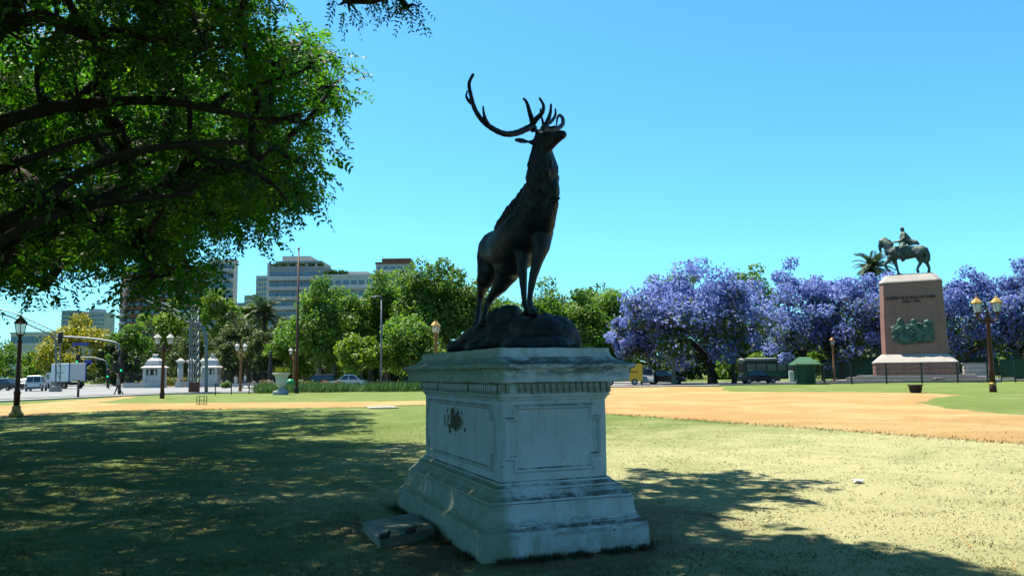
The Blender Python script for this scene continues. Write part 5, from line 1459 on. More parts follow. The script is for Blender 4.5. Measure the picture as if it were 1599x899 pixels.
car('car', on(542, 93), math.radians(180), M['car_white'], 'white car passing behind the strap leaf border', 4.4, 1.75, 1.5)
car('car', on(497, 97), math.radians(180), M['car_dark'], 'dark car with bright roof passing left of the white car', 4.4, 1.75, 1.55, 'suv')
car('van', on(1011, 91), math.radians(-99), M['car_silver'], 'silver van parked beside the yellow truck under the trees', 4.0, 1.45, 1.75, 'van')
car('car', on(1040, 93), math.radians(-20), M['car_maroon'], 'maroon car parked between the street tree trunks', 4.4, 1.75, 1.5)
car('car', on(1185, 90), math.radians(0), M['car_dark'], 'dark car parked in front of the bus', 4.3, 1.75, 1.4)

def box_truck(pos, heading, paint, label, L_=5.2, Hb=2.5, W=2.3, stripe=None, cabm=None, zb=1.0, name='truck'):
    r = empty(name, pos, heading, label, 'truck', 'trucks on the streets')
    bx = MB().bbox((0, 0, zb + Hb / 2), (L_, W, Hb), .05).build('cargo_box', paint, r)
    if stripe:
        for s_ in (-1, 1): MB().box((-L_ / 2 - .004, s_ * (W / 2 - .05), zb + Hb / 2), (.05, .14, Hb)).build('corner_post', stripe, bx)
        MB().box((-L_ / 2 - .02, -W * .22, zb + Hb / 2), (.04, W * .40, Hb * .92)).build('rear_door', M['car_white'], bx)
        MB().box((-L_ / 2 - .02, W * .22, zb + Hb / 2), (.04, W * .40, Hb * .92)).build('rear_door', M['car_white'], bx)
    cab = [(L_ / 2 + .08, .5), (L_ / 2 + 1.75, .5), (L_ / 2 + 1.8, 1.25), (L_ / 2 + 1.45, 2.25), (L_ / 2 + .08, 2.35)]
    MB().xprism(cab, W / 2 - .08, -W / 2 + .08).build('cab', cabm or paint, r)
    w_ = MB(); w_.quad((L_ / 2 + 1.80, -W * .4, 1.32), (L_ / 2 + 1.80, W * .4, 1.32), (L_ / 2 + 1.50, W * .4, 2.15), (L_ / 2 + 1.50, -W * .4, 2.15)); w_.build('windscreen', M['carglass'], r)
    for s_ in (-1, 1): MB().box((L_ / 2 + .95, s_ * (W / 2 - .075), 1.75), (.8, .03, .7)).build('side_window', M['carglass'], r)
    MB().box((.6, 0, .75), (L_ + 1.2, .8, .3)).build('chassis', M['black'], r)
    MB().box((-L_ / 2 + .1, 0, .62), (.15, W * .9, .2)).build('rear_bumper', M['iron_dark'], r)
    wheels(r, (-L_ * .28, L_ / 2 + .95), W, .46, .3)
    return r, bx
tp = U(106, 600, 114); tp.z = 0.006
tr_, bx_ = box_truck(tp, math.radians(146), M['car_white'], 'white box truck with blue rear corners on the avenue', 4.9, 2.55, 2.4, M['blue'])
mb = MB()
for i in range(9):
    if i != 4: mb.box((-1.05 + i * .24, 1.205, 2.25), (.15, .012, .16 if i % 3 else .24))
mb.build('side_lettering', M['letter_grey'], bx_)
yp = U(972, 598, 89); yp.z = .006
def yellow_truck():
    r = empty('truck', yp, math.radians(172), 'yellow delivery truck half hidden behind the pedestal cornice', 'truck', 'trucks on the streets')
    L_, W, Hb = 4.4, 1.95, 2.25
    prof = [(-L_ / 2, .45), (-L_ / 2, 2.15), (-L_ / 2 + .12, 2.35), (L_ / 2 - 1.15, 2.35), (L_ / 2 - .55, 1.75), (L_ / 2 - .12, 1.2), (L_ / 2, 1.05), (L_ / 2, .45)]
    MB().xprism(list(reversed(prof)), -W / 2, W / 2).build('body', M['yellow'], r)
    for s_ in (-1, 1): MB().box((L_ / 2 - 1.25, s_ * (W / 2 + .005), 1.65), (.7, .03, .55)).build('side_window', M['carglass'], r)
    m_ = MB()
    for i in range(6): m_.box((-1.6 + i * .25, W / 2 + .008, 1.45), (.16, .012, .2))
    m_.build('side_lettering', M['iron_brown'], r)
    wheels(r, (-L_ * .3, L_ * .3), W, .36, .22)
yellow_truck()
def bus():
    p = on(1212, 99); r = empty('bus', p, math.radians(2), 'dark city bus with white roof standing in the shade under the jacarandas', 'bus')
    L_, W, H_ = 8.6, 2.4, 2.75
    MB().bbox((0, 0, .35 + (H_ - .35) / 2), (L_, W, H_ - .35), .12).build('body', M['fence_green'], r)
    MB().bbox((0, 0, H_ + .08), (L_ * .97, W * .9, .18), .05).build('roof', M['car_white'], r)
    for i in range(6): MB().bbox((-3.4 + i * 1.25, -W / 2 - .005, 1.75), (1.08, .03, .85), .01).build('window', M['carglass'], r)
    MB().bbox((3.75, -W / 2 - .005, 1.4), (.8, .03, 1.9), .01).build('door', M['carglass'], r)
    MB().bbox((0, -W / 2 - .004, .95), (L_ * .9, .02, .5), .005).build('stripe', M['kiosk'], r)
    for s_ in (-1, 1): MB().box((s_ * (L_ / 2 + .005), 0, 1.8), (.03, W * .85, 1.1)).build('windscreen', M['carglass'], r)
    wheels(r, (-2.6, 2.6), W, .46, .28)
bus()

# ------------------------------------------------------------------ gate to the gardens
GYt = 114.0
def pavilion(px0, px1, py0, py1, label):
    a, b = U(px0, py1, GYt), U(px1, py1, GYt); w = (b - a).x; h = U(px0, py0, GYt).z; c = (a + b) / 2
    r = empty('gate_pavilion', (c.x, GYt, 0), 0.05, label, 'gate pavilion', 'white pavilions of the garden gate')
    H1 = h * .56
    MB().box((0, 0, .45), (w * 1.05, w * 1.05, .9)).build('base', M['white'], r)
    for sx in (-1, 1):
        for sy in (-1, 1): MB().box((sx * w * .42, sy * w * .42, .9 + (H1 - .9) / 2), (w * .18, w * .18, H1 - .9)).build('corner_pier', M['white'], r)
    MB().box((0, 0, .9 + (H1 - .9) * .25), (w * .9, w * .9, (H1 - .9) * .5)).build('parapet', M['white'], r)
    MB().box((0, .1, H1 * .75), (w * .66, w * .66, H1 * .42)).build('dark_interior', M['darkwall'], r)
    for s_ in (-.16, .16): MB().lathe([(.16, 0), (.2, .12), (.10, .3), (.18, .6), (.15, .95), (.06, 1.1)], (s_ * w, -w * .40, H1 * .55), 8).build('baluster', M['white'], r)
    MB().lathe([(w * .80, H1), (w * .86, H1 + .12), (w * .88, H1 + .22), (w * .62, H1 + .42), (w * .58, H1 + .75), (w * .50, H1 + 1.15), (w * .30, H1 + 1.5), (w * .16, H1 + 1.62), (w * .16, H1 + 1.9), (w * .22, H1 + 2.0), (w * .1, h)], n=4, rot=math.pi / 4).build('roof', M['white'], r)
pavilion(228, 254, 553, 604, 'white pavilion of the gate, left one behind the brown lamp post')
pavilion(321, 341, 553, 604, 'white pavilion of the gate, right one half hidden by an olive tree')
for px, wpx, lab in ((281, 9, 'white gate column left of the gantry mast'), (297.5, 9, 'white gate column hidden behind the gantry mast'), (316, 6, 'slim white gate column right of the gantry mast')):
    p = U(px, 600, GYt); w = wpx * GYt / FPX; h = U(px, 561, GYt).z
    r = empty('gate_column', (p.x, GYt, 0), 0, lab, 'gate column', 'white columns of the garden gate')
    MB().box((0, 0, .4), (w * 1.25, w * 1.25, .8)).build('base', M['white'], r)
    MB().lathe([(w * .5, .8), (w * .48, h * .5), (w * .43, h - .55)], n=12).build('shaft', M['white'], r, True)
    MB().lathe([(w * .5, h - .55), (w * .78, h - .3), (w * .8, h - .18), (w * .5, h - .1), (w * .15, h + .15)], n=12).build('capital', M['white'], r, True)
def railing(px0, px1, Y, h, label, wall=0.7, name='garden_railing', n=26):
    a, b = U(px0, 600, Y), U(px1, 600, Y); w = b.x - a.x
    r = empty(name, ((a.x + b.x) / 2, Y, 0), 0, label, 'railing')
    if wall: MB().box((0, 0, wall / 2), (w, .35, wall)).build('low_wall', M['white'], r)
    for z in (wall + .1, h - .15): MB().box((0, 0, z), (w, .05, .05)).build('rail', M['iron_dark'], r)
    for i in range(n): MB().box((-w / 2 + (i + .5) * w / n, 0, wall + (h - wall) / 2), (.035, .035, h - wall)).build('bar', M['iron_dark'], r)
railing(192, 226, GYt, 2.3, 'dark railing on a low white wall left of the gate', n=22)
railing(343, 420, GYt - 1, 2.2, 'dark railing right of the gate behind the ochre lamp post', .45, n=40)

# ------------------------------------------------------------------ park fence before the monument
fy0 = 80.0
fx0, fx1 = U(1243, 598, fy0).x, U(1660, 598, fy0).x
fr = empty('mesh_fence', (0, 0, 0), 0, 'dark green wire mesh fence with posts in front of the monument', 'fence')
posts_px = [1245, 1288, 1330, 1384.5, 1440, 1496, 1543, 1586, 1640]
PX = [U(p, 598, fy0).x for p in posts_px]; fh = U(1440, 565, fy0).z
pm = MB().bbox((0, 0, fh / 2), (.13, .13, fh), .015).mesh('post'); pm.materials.append(M['fence_green'])
for x in PX:
    o = bpy.data.objects.new('post', pm); COL.objects.link(o); o.parent = fr; o.location = (x, fy0, 0)
for x0, x1 in zip(PX[:-1], PX[1:]):
    mb = MB(); n = max(3, int((x1 - x0) / .14))
    for i in range(1, n): mb.box((x0 + (x1 - x0) * i / n, fy0, fh * .5 + .03), (.022, .02, fh - .12))
    for z in (.1, .55, 1.0, 1.45, fh - .05): mb.box(((x0 + x1) / 2, fy0 + .02, z), (x1 - x0, .03, .035))
    mb.build('mesh_panel', M['fence_green'], fr)
def screen(px0, px1, py0, py1, Y, label):
    a, b = U(px0, py0, Y), U(px1, py1, Y)
    r = empty('fence_screen', ((a.x + b.x) / 2, Y, 0), 0, label, 'fence screen', 'green screens along the fence')
    w = abs(b.x - a.x); n = max(2, int(w / 1.2)); mb = MB()
    for i in range(n): 
        x0 = -w / 2 + w * i / n; x1 = x0 + w / n; d0 = .06 * math.sin(i * 2.1); d1 = .06 * math.sin((i + 1) * 2.1)
        mb._add([(x0, d0, b.z), (x1, d1, b.z), (x1, d1, a.z), (x0, d0, a.z), (x0, d0 + .02, b.z), (x1, d1 + .02, b.z), (x1, d1 + .02, a.z), (x0, d0 + .02, a.z)], [(0, 1, 2, 3), (7, 6, 5, 4), (3, 2, 6, 7), (0, 4, 5, 1)])
    mb.build('sheet', M['tarp'], r)
    for s_ in (-1, 1): MB().box((s_ * w / 2, .08, a.z / 2), (.08, .08, a.z)).build('post', M['fence_green'], r)
screen(1562, 1660, 560, 588, 84, 'dark green screen behind the fence at the right edge')
screen(1282, 1366, 561, 590, 101, 'dark green screen behind the fence left of the monument')
screen(1504, 1560, 559, 586, 103, 'dark green screen between the monument and the right lamp post')
# white wall block and low bench behind the fence
p = U(1526, 590, 90); r = empty('white_wall', (p.x, 90, 0), 0, 'low white wall block behind the fence right of the monument', 'wall')
MB().bbox((0, 0, 1.05), (3.0, .4, 1.7), .03).build('wall', M['white'], r); MB().box((0, 0, 1.95), (3.2, .55, .1)).build('coping', M['pale_stone'], r); MB().box((0, 0, .1), (3.6, 1.0, .2)).build('footing', M['pale_stone'], r)
def bench(px, Y, w, label):
    p = U(px, 596, Y); r = empty('stone_bench', (p.x, Y, 0), 0, label, 'bench', 'benches behind the fence')
    MB().bbox((0, 0, .42), (w, .5, .12), .02).build('seat', M['concrete'], r)
    for s_ in (-1, 1): MB().box((s_ * w * .36, 0, .18), (.25, .42, .36)).build('leg', M['iron_dark'], r)
    MB().box((0, .1, .2), (w * .9, .1, .3)).build('apron', M['iron_dark'], r)
bench(1527, 83, 2.2, 'low dark bench behind the fence near the right lamp post')
bench(1466, 83, .9, 'short dark bench behind the fence under the monument')
# green kiosk
p = U(1258, 598, 82); r = empty('kiosk', (p.x, 82, 0), math.radians(-14), 'small green metal kiosk with a pitched roof beside the fence', 'kiosk')
hk = U(1258, 569, 82).z
MB().box((0, 0, hk / 2), (1.75, 1.7, hk)).build('wall', M['kiosk'], r)
for i in range(5): MB().box((-.7 + i * .35, -.86, hk / 2), (.03, .02, hk * .95)).build('batten', M['fence_green'], r)
MB().bbox((.35, -.865, hk * .46), (.75, .03, hk * .86), .005).build('door', M['tarp'], r)
mb = MB(); hw_, rd = 1.5, 1.25; zt = U(1258, 557, 82).z
mb._add([(-hw_, -rd, hk), (hw_, -rd, hk), (hw_, rd, hk), (-hw_, rd, hk), (-.55, 0, zt), (.45, 0, zt)], [(3, 2, 1, 0), (0, 1, 5, 4), (1, 2, 5), (2, 3, 4, 5), (3, 0, 4)])
mb.build('roof', M['kiosk'], r)
MB().bbox((-1.35, -.3, hk * .42), (.5, .5, hk * .55), .03).build('white_panel', M['white'], r)
# rusty litter bin on the lawn
g = G(1430, 613); r = empty('litter_bin', g, 0, 'rusty tapered litter bin on the grass before the fence', 'litter bin')
k = U(1430, 600, g.y).z
MB().lathe([(.30, 0), (.33, .05), (.42, k * .93), (.46, k * .96), (.46, k), (.40, k), (.36, k * .3), (.1, k * .28)], n=14).build('bucket', M['bin'], r, True)
MB().lathe([(.47, k * .90), (.48, k * .92), (.48, k * .95), (.47, k * .97)], n=14).build('rim', M['iron_dark'], r, True)

# ------------------------------------------------------------------ urn, border planting, bushes, small things on the left lawn
g = G(439, 616); r = empty('planter_urn', g, 0, 'large white footed urn with a plant on the left lawn', 'urn')
hU = U(439, 582, g.y).z; k = hU / 2.3
MB().bbox((-.12 * k, 0, .2 * k), (1.25 * k, 1.2 * k, .4 * k), .06 * k).build('plinth', M['white'], r)
MB().bbox((.55 * k, -.25 * k, .22 * k), (.5 * k, .55 * k, .5 * k), .05 * k).build('footstone', M['bluegrey'], r)
MB().lathe([(.46 * k, .4 * k), (.44 * k, .5 * k), (.30 * k, .62 * k), (.26 * k, .78 * k)], n=20).build('foot', M['bluegrey'], r, True)
MB().lathe([(.28 * k, .78 * k), (.46 * k, .95 * k), (.56 * k, 1.2 * k), (.58 * k, 1.5 * k), (.62 * k, 1.75 * k), (.72 * k, 2.0 * k), (.92 * k, 2.18 * k), (.95 * k, 2.24 * k), (.93 * k, 2.3 * k), (.8 * k, 2.3 * k), (.74 * k, 2.2 * k)], n=24).build('bowl', M['white'], r, True)
def tuft(parent, c, rad, h, n, leafm, seed, wd=.05, name='leaves', off=(0, 0, 0)):
    rng = np.random.default_rng(seed)
    a = rng.uniform(0, 2 * math.pi, n); rr = rad * np.sqrt(rng.uniform(0, 1, n))
    pos = np.stack([c[0] + rr * np.cos(a), c[1] + rr * np.sin(a), np.full(n, c[2])], 1)
    d = np.stack([np.cos(a) * .5, np.sin(a) * .5, np.ones(n)], 1) + rng.normal(size=(n, 3)) * .3; d[:, 2] = np.abs(d[:, 2]) + .2
    d /= np.linalg.norm(d, axis=1, keepdims=True); ln = h * rng.uniform(.6, 1.2, n)
    V, F = diamonds(pos + d * ln[:, None] * .5, d, rand_dirs(rng, n), ln, np.full(n, wd))
    return crown_object(name, V, F, np.clip(rng.normal(.5, .22, n), 0, 1), L[leafm], parent, off)
tuft(r, (0, 0, 2.25 * k), .6 * k, .8 * k, 160, 'hedge', 77, .06, 'plant')
def strap_border():
    rng = np.random.default_rng(78); n = 9000
    px = rng.uniform(398, 668, n); P = []
    for q in px:
        y = rng.uniform(70.5, 76.5); P.append((U(q, 605, y).x, y, 0.0))
    P = np.array(P)
    keep = np.array([mnoise.noise((p[0] * .35, p[1] * .5, 0)) > -.28 for p in P]); P = P[keep]; n = len(P)
    d = rng.normal(size=(n, 3)) * .45; d[:, 2] = 1; d /= np.linalg.norm(d, axis=1, keepdims=True)
    ln = rng.uniform(.45, 1.05, n) * (1 + .35 * np.array([mnoise.noise((p[0] * .8, p[1] * .8, 5)) for p in P]))
    V, F = diamonds(P + d * ln[:, None] * .5, d, rand_dirs(rng, n), ln, rng.uniform(.05, .11, n))
    me = fast_mesh('border_planting', V, F); face_attr(me, 'tint', np.clip(rng.normal(.5, .25, n), 0, 1))
    o = link_mesh('border_planting', me, L['strap']); tag(o, 'long border of upright strap leaves along the far edge of the left lawn', 'planting', kind='stuff')
strap_border()
def bush(px, py_top, Y, hw, leafm, label, seed, n=1500):
    p = U(px, 600, Y); h = U(px, py_top, Y).z; w = hw * Y / FPX
    r = empty('bush', (p.x, Y, 0), 0, label, 'bush', 'low bushes beside the street')
    rng = np.random.default_rng(seed); k = 9
    c = np.stack([rng.uniform(-.62, .62, k) * w, rng.uniform(-.4, .4, k) * w, rng.uniform(.3, .62, k) * h], 1)
    V, F, t, _ = clump_leaves(rng, c, np.full(k, h * .42), n // k, .22, .13)
    V[:, 2] = np.abs(V[:, 2])
    crown_object('foliage', V, F, t, L[leafm], r, (0, 0, 0))
    mb = MB()
    for q in c: mb.tube([(0, 0, 0), (q[0] * .5, q[1] * .5, q[2] * .6), tuple(q)], [.06, .04, .015], 5)
    mb.build('stem', M['bark_brown'], r)
bush(418, 592, 80, 18, 'russet', 'brownish bush left of the white urn', 81)
bush(516, 592, 82, 22, 'russet', 'brownish bush before the white car', 82)
bush(480, 592, 84, 20, 'hedge', 'yellow green bush between the flag pole and the brownish bush', 83)
bush(352, 594, 100, 8, 'plane', 'small green bush at the right gate pavilion', 84, 700)
# clipped hedge on the traffic island
r = empty('clipped_hedge', (ISL[0], ISL[1], .12), 0, 'clipped yellow green hedge on the traffic island before the gate', 'hedge')
rng = np.random.default_rng(88); k = 16
c = np.stack([np.linspace(-3.0, 3.0, k), rng.uniform(-.5, .5, k), np.full(k, .55)], 1)
V, F, t, _ = clump_leaves(rng, c, rng.uniform(.65, .95, k), 260, .22, .14, flat=.85); V[:, 2] = np.abs(V[:, 2])
crown_object('foliage', V, F, t, L['hedge'], r, (0, 0, 0))
MB().box((0, 0, .1), (5.5, 1.0, .2)).build('stem', M['bark_brown'], r)
# wire litter basket on the lawn near the brown lamp
g = G(315, 632); r = empty('wire_basket', g, 0, 'small green wire basket frame on the lawn left of the shade', 'basket')
s_ = 11 * g.y / FPX; hh = U(315, 618, g.y).z
for x in (-1, 1):
    for y in (-1, 1): MB().box((x * s_ / 2, y * s_ / 2, hh / 2), (.03, .03, hh)).build('upright', M['kiosk'], r)
for z in (.06, hh * .5, hh - .02):
    m_ = MB()
    for x in (-1, 1): m_.box((x * s_ / 2, 0, z), (.02, s_, .02)); m_.box((0, x * s_ / 2, z), (s_, .02, .02))
    m_.build('hoop', M['kiosk'], r)
# low posts along the pavement edge
for i, px in enumerate((336, 361, 389)):
    g = G(px, 617 - i * 1.0); r = empty('low_post', g, 0, ('low dark kerb post right of the gantry mast', 'low dark kerb post beside the ochre lamp post', 'low dark kerb post nearest the urn')[i], 'post', 'low kerb posts')
    MB().tube([(0, 0, 0), (0, 0, .9)], .05, 6).build('post', M['iron_dark'], r); MB().ell((0, 0, .93), .08, 8, 6).build('knob', M['iron_dark'], r)
g = G(453, 612); r = empty('green_ball_bin', g, 0, 'round bright green bin on a stem right of the urn', 'bin')
zb_ = U(453, 598, g.y).z; MB().tube([(0, 0, 0), (0, 0, zb_)], .05, 6).build('stem', M['iron_dark'], r); MB().ell((0, 0, zb_), .40, 14, 10).build('ball', M['greenplastic'], r, True)
# dark cast iron fountain figure behind the urn
p = U(422, 600, 96); r = empty('iron_statue', (p.x, 96, 0), 0, 'slender dark cast iron statue on a stone foot behind the urn', 'statue')
hs = U(422, 547, 96).z
MB().lathe([(.62, 0), (.62, .5), (.45, .6), (.40, 1.0)], n=10).build('foot', M['pale_stone'], r)
MB().lathe([(.30, 1.0), (.36, 1.2), (.20, 1.6), (.45, 1.9), (.25, 2.2), (.16, hs - .9), (.24, hs - .6), (.12, hs - .35), (.16, hs - .2), (.02, hs)], n=10).build('figure', M['iron_dark'], r, True)
# pale cover slab and a scrap of paper on the lawn, fallen leaves
g = G(597, 637); r = empty('cover_slab', g, .3, 'pale flat concrete cover slab on the shaded left lawn', 'cover slab')
MB().bbox((0, 0, .03), (1.3, 1.5, .08), .02).build('slab', M['concrete'], r); MB().box((0, 0, .072), (.5, .5, .01)).build('lid', M['kerb'], r)
g = G(1342, 754)
mb = MB(); rs = random.Random(4)
for i in range(6):
    c = Vector((rs.uniform(-.05, .05), rs.uniform(-.05, .05), 0.012)); a = [Vector((math.cos(q) * rs.uniform(.04, .09), math.sin(q) * rs.uniform(.03, .07), rs.uniform(0.0, .05))) for q in (0, 1.5, 3.1, 4.6)]
    mb.quad(*[c + q for q in a])
o = mb.build('paper_scrap', M['paper']); o.location = g; tag(o, 'crumpled white scrap of paper on the sunny lawn', 'litter')

# ------------------------------------------------------------------ people
def person(pos, heading, label, shirt, trousers, pose='walk', h=1.72):
    """faces local +x"""
    r = empty('person', pos, heading, label, 'person', 'people on the street')
    k = h / 1.72; V_ = lambda x, y, z: Vector((x * k, y * k, z * k))
    st = .30 if pose == 'walk' else 0.03
    mb = MB()
    mb.limb([(V_(0, 0, .95), .135 * k), (V_(.02, 0, 1.15), .125 * k), (V_(.02, 0, 1.34), .14 * k), (V_(0, 0, 1.42), .09 * k), (V_(.02, 0, 1.50), .055 * k)], 10)
    mb.limb([(V_(.03, 0, 1.54), .07 * k), (V_(.035, 0, 1.62), .095 * k)], 10); mb.ell(V_(.125, 0, 1.60), .02 * k); 
    for s_, f in ((1, 1), (-1, -1)):
        mb.limb([(V_(0, .09 * s_, .92), .095 * k), (V_(.12 * f * (st > .1), .09 * s_, .50), .065 * k), (V_(st * f - (.12 if f < 0 and st > .1 else 0), .09 * s_, .09 + (.04 if f < 0 and st > .1 else 0)), .042 * k), (V_(st * f + .12, .09 * s_, .045 + (.02 if f < 0 and st > .1 else 0)), .038 * k)], 8)
        mb.limb([(V_(0, .19 * s_, 1.38), .055 * k), (V_(-.10 * f * (st > .1), .23 * s_, 1.12), .042 * k), (V_(.06 - .12 * f * (st > .1), .23 * s_, .90), .033 * k), (V_(.09 - .12 * f * (st > .1), .23 * s_, .82), .032 * k)], 8)
    b = organic('body', mb, M['skin'], r, 0.022, 2)
    me = b.data; me.materials.append(shirt); me.materials.append(trousers); me.materials.append(M['hair'])
    for f in me.polygons:
        z = f.center.z / k; x = f.center.x / k
        f.material_index = 2 if .10 < z < .95 else (1 if .95 <= z < 1.45 and (abs(f.center.y) / k < .2 or z > 1.15) else (3 if z > 1.60 and x < .07 or z > 1.68 or z < .10 else 0))
    return r
person(G(184, 618), math.radians(185), 'walker in a pale top and dark trousers striding along the kerb', M['cloth_grey'], M['cloth_dark'])
person(on(368, 102), math.radians(-60), 'person in white standing by the railing left of the ochre lamp post', M['cloth_white'], M['cloth_white'], 'stand', 1.6)
person(on(383, 101), math.radians(200), 'person in a white shirt walking right of the ochre lamp post', M['cloth_white'], M['cloth_blue'], 'walk', 1.75)

# ------------------------------------------------------------------ buildings far behind
def building(px0, px1, top, Y, floors, nwin, label, wall, band=None, bandh=.35, win='win', depth=14.0, sill=580, rz=0.0, winw=.62, winh=.5, balc=0.0, name='apartment_building', topm=None, setback=0):
    a, b = U(px0, sill, Y), U(px1, sill, Y); w = (b - a).x; h = U((px0 + px1) / 2, top, Y).z; c = (a + b) / 2
    r = empty(name, (c.x, Y + depth / 2, 0), rz, label, 'building', 'buildings on the skyline')
    MB().box((0, 0, h / 2), (w, depth, h)).build('wall', M[wall], r)
    fh = 3.0 if floors is None else floors
    z0 = h
    wm = MB().box((0, 0, 0), (w / nwin * winw, .16, fh * winh)).mesh('window'); wm.materials.append(M[win])
    bm_ = None
    if band:
        bm_ = MB().bbox((0, 0, 0), (w + .3, .5 + balc, fh * bandh), .04).mesh('balcony'); bm_.materials.append(M[band])
    lo = U((px0 + px1) / 2, 545, Y).z
    k = 0
    while True:
        z = h - .6 - fh * (k + .5)
        if z < max(4.0, lo) : break
        if bm_ is not None:
            o = bpy.data.objects.new('balcony', bm_); COL.objects.link(o); o.parent = r; o.location = (0, -depth / 2 - (.25 + balc / 2) + .05, z - fh * .5 + fh * bandh / 2)
        for i in range(nwin):
            o = bpy.data.objects.new('window', wm); COL.objects.link(o); o.parent = r
            o.location = (-w / 2 + (i + .5) * w / nwin, -depth / 2 - .05, z + fh * (bandh * .5 if band else 0) * .6)
        k += 1
    MB().box((0, 0, h + .35), (w + .5, depth + .5, .7)).build('parapet', M[topm or wall], r)
    return r, w, h, depth
Bb, w, h, d = building(194, 332, 418, 285, 2.85, 12, 'brown apartment block with brick bands behind the lime green tree', 'darkwall', 'brickband', .42, 'winblue', 16, balc=.6)
MB().tube([(-w / 2 - .4, -d / 2 + 2, 0), (-w / 2 - .4, -d / 2 + 2, h)], 2.2, 14).build('stair_tower', M['darkwall'], Bb, True)
for i in range(11): MB().lathe([(3.0, h - 2.85 * i - 3.2), (3.1, h - 2.85 * i - 2.9), (3.1, h - 2.85 * i - 2.2), (3.0, h - 2.85 * i - 2.1)], (-w / 2 - .4, -d / 2 + 2, 0), 16).build('round_balcony', M['cream'], Bb, True)
building(183, 191, 446, 310, 3.0, 3, 'narrow blue glass tower left of the brown apartment block', 'blueglass', None, .3, 'winblue', 10, name='office_tower', winw=.8, winh=.8)
Bw, w, h, d = building(322, 361, 408, 255, 3.0, 4, 'white apartment block with deep blue balconies left of the sky gap', 'white', 'cream', .30, 'winblue', 4, balc=1.2, winw=.86, winh=.62)
Bs, w, h, d = building(418, 508, 420, 245, 3.0, 7, 'grey stepped apartment block with planted roof terraces', 'greywall', 'cream', .36, 'winblue', 16, balc=1.0, winw=.8)
MB().box((-.6, 1.0, h + 1.6), (w * .82, d * .8, 2.6)).build('terrace_storey', M['cream'], Bs); MB().box((-2.0, 2.0, h + 3.8), (w * .5, d * .6, 2.0)).build('roof_house', M['cream'], Bs)
MB().box((-w / 2 - .35, 0, (h + 2) / 2), (.7, d + .4, h + 2)).build('party_wall', M['white'], Bs)
for i in range(5): MB().bbox((-w * .4 + i * w * .18, -d / 2 + .9, h + 1.0), (1.2, .6, .9), .2).build('planter', M['greywall'], Bs)
for i in range(6): tuft(Bs, (-w * .42 + i * w * .16, -d / 2 + .8, h + .9), .9, 1.4, 60, 'dark', 300 + i, .35, 'planting')
building(397, 417, 432, 520, 3.2, 5, 'slim pale tower far off in the sky gap', 'white', 'cream', .3, 'winblue', 16, name='office_tower')
building(362, 379, 474, 640, 3.2, 4, 'small pale distant block at the bottom of the sky gap', 'greywall', 'cream', .3, 'winblue', 14)
building(379, 398, 462, 700, 3.4, 5, 'distant grey block with a dark roof house in the sky gap', 'cream', 'white', .3, 'winblue', 14)
Bz, w, h, d = building(508, 582, 432, 225, 3.0, 6, 'low white apartment block above the plane trees', 'white', 'white', .35, 'win', 14, balc=.8)
MB().box((w * .1, 0, h + 1.1), (w * .5, d * .6, 1.4)).build('roof_house', M['white'], Bz)
for i in range(4): tuft(Bz, (-w * .46 + i * w * .1, -d / 2 + 1, h + .6), .9, 1.6, 60, 'dark', 320 + i, .35, 'planting')
Br, w, h, d = building(586, 640, 412, 300, 3.0, 5, 'apartment block with a rust red roof storey behind the tallest trees', 'cream', 'white', .32, 'winblue', 14, balc=.8, topm='brickband')
MB().box((w * .08, 0, h + 1.5), (w * .84, d * .8, 1.6)).build('roof_storey', M['brickband'], Br)
building(92, 117, 486, 610, 3.3, 5, 'left one of two distant towers above the golden blossom tree', 'greywall', 'cream', .3, 'winblue', 16, name='tower_block')
Bt, w, h, d = building(127, 160, 489, 620, 3.3, 6, 'right one of two distant towers, with a blue roof house', 'cream', 'white', .3, 'winblue', 16, name='tower_block')
MB().box((-w * .1, 0, h + 2.2), (w * .55, d * .6, 3.0)).build('roof_house', M['bluegrey'], Bt)
Bl, w, h, d = building(14, 84, 521, 300, 4.2, 12, 'long low white building with a dark window band at the left', 'white', 'white', .32, 'winblue', 20, winw=.92, winh=.62, name='long_building')

# ------------------------------------------------------------------ grass blades and fallen leaves near by
def grass():
    rng = np.random.default_rng(5); n = 270000
    d = 3.4 * (26.0 / 3.4) ** rng.uniform(0, 1, n) ** 1.0
    x = rng.uniform(-1, 1, n) * (0.70 * d + 2.2)
    P = np.stack([x, d, np.full(n, 0.0)], 1)
    q = P[:, :2] - np.array(PED_C[:2]); lx = q @ np.array(PEX[:2]); ly = q @ np.array(PEY[:2])
    keep = ~((np.abs(lx) < PED_A + .29) & (np.abs(ly) < PED_B + .29))
    sp = [(a_[0] + slab_c.x, a_[1] + slab_c.y) for a_ in poly]
    keep &= ~inpoly(P[:, 0], P[:, 1], sp)
    P = P[keep]; n = len(P)
    clump = np.array([mnoise.noise((p[0] * 2.2, p[1] * 2.2, 0.3)) for p in P[::1]])
    keep = rng.uniform(-.9, .6, n) < clump; P = P[keep]; clump = clump[keep]; n = len(P)
    h = rng.uniform(.005, .017, n) * (1 + .8 * clump) * np.where(rng.uniform(0, 1, n) < .05, 2.2, 1.0); w = rng.uniform(.0025, .005, n) * (1 + P[:, 1] / 14)
    a = rng.uniform(0, 2 * math.pi, n); lean = rng.normal(size=(n, 2)) * .9 * h[:, None]
    s = np.stack([np.cos(a) * w, np.sin(a) * w, np.zeros(n)], 1)
    tip = P + np.concatenate([lean, h[:, None]], 1)
    V = np.stack([P - s, P + s, tip], 1).reshape(-1, 3)
    me = fast_mesh('grass', V, np.arange(3 * n).reshape(-1, 3)); face_attr(me, 'tint', rng.uniform(0, 1, n))
    tag(link_mesh('grass', me, M['blade']), 'short mown grass blades on the lawn around the pedestal', 'grass', kind='stuff')
grass()
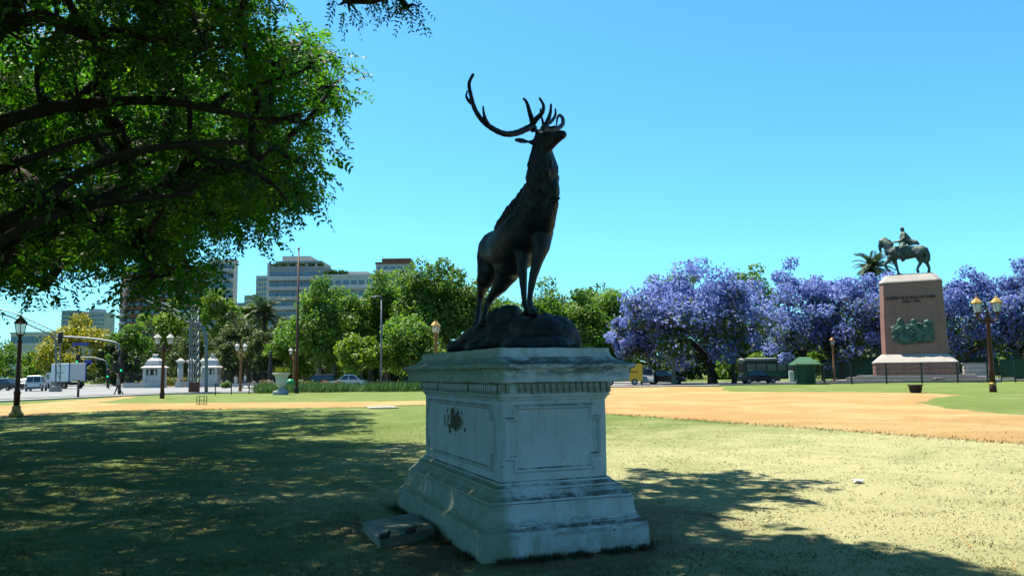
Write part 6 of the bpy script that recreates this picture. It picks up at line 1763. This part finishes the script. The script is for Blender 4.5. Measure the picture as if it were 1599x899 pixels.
def fallen():
    rng = np.random.default_rng(9); n = 2600
    d = 5.0 * (26.0 / 5.0) ** rng.uniform(0, 1, n); x = rng.uniform(-.68, .66, n) * d
    q = np.stack([x, d], 1) - np.array(PED_C[:2]); lx = q @ np.array(PEX[:2]); ly = q @ np.array(PEY[:2])
    k = ~((np.abs(lx) < PED_A + .32) & (np.abs(ly) < PED_B + .32)); x, d = x[k], d[k]; n = len(x)
    P = np.stack([x, d, np.full(n, .022)], 1); ax = rand_dirs(rng, n) * np.array([1, 1, .3]); ax /= np.linalg.norm(ax, axis=1, keepdims=True)
    V, F = diamonds(P, ax, np.tile([0.1, 0.1, 1.0], (n, 1)), rng.uniform(.03, .07, n), rng.uniform(.015, .03, n))
    me = fast_mesh('fallen_leaves', V, F)
    tag(link_mesh('fallen_leaves', me, M['dryleaf']), 'scattered dry fallen leaves on the lawn', 'leaves', kind='stuff')
fallen()
def edge_tufts():
    rng = np.random.default_rng(15); B = [G(*p) for p in path_px_near[1:] ]; P = []
    for a, b in zip(B[:-1], B[1:]):
        for _ in range(int((b - a).length * 70)):
            q = a.lerp(b, rng.uniform()); P.append((q.x + rng.normal() * .22, q.y + rng.normal() * .22, 0.0))
    P = np.array(P); n = len(P); h = rng.uniform(.02, .09, n); w = rng.uniform(.006, .016, n); a = rng.uniform(0, 6.28, n)
    s = np.stack([np.cos(a) * w, np.sin(a) * w, np.zeros(n)], 1); tip = P + np.stack([rng.normal(size=n) * h * .6, rng.normal(size=n) * h * .6, h], 1)
    me = fast_mesh('grass_fringe', np.stack([P - s, P + s, tip], 1).reshape(-1, 3), np.arange(3 * n).reshape(-1, 3)); face_attr(me, 'tint', rng.uniform(0, .5, n))
    tag(link_mesh('grass_fringe', me, M['blade']), 'ragged grass fringe along the gravel path', 'grass', kind='stuff')
edge_tufts()
def foot_tufts():
    rng = np.random.default_rng(16); P = []
    x, y = PED_A + .29, PED_B + .29
    for (ax, ay), (bx, by) in (((-x, -y), (x, -y)), ((x, -y), (x, y)), ((-x, y), (-x, -y))):
        for _ in range(1500):
            f = rng.uniform(); d_ = abs(rng.normal()) * .07 + .01
            qx, qy = ax + (bx - ax) * f, ay + (by - ay) * f
            if mnoise.noise((qx * 3, qy * 3, 2)) < -.12: continue
            qx += math.copysign(d_, ax) if ax == bx else 0; qy += math.copysign(d_, ay) if ay == by else 0
            P.append(PED_C + PEX * qx + PEY * qy)
    P = np.array(P); P[:, 2] = 0; n = len(P); h = rng.uniform(.015, .065, n); w = rng.uniform(.003, .006, n); a = rng.uniform(0, 6.28, n)
    s = np.stack([np.cos(a) * w, np.sin(a) * w, np.zeros(n)], 1); tip = P + np.stack([rng.normal(size=n) * h * .4, rng.normal(size=n) * h * .4, h], 1)
    me = fast_mesh('grass_tufts', np.stack([P - s, P + s, tip], 1).reshape(-1, 3), np.arange(3 * n).reshape(-1, 3)); face_attr(me, 'tint', rng.uniform(0, .7, n))
    tag(link_mesh('grass_tufts', me, M['blade']), 'longer unmown grass tufts against the foot of the pedestal', 'grass', kind='stuff')
foot_tufts()
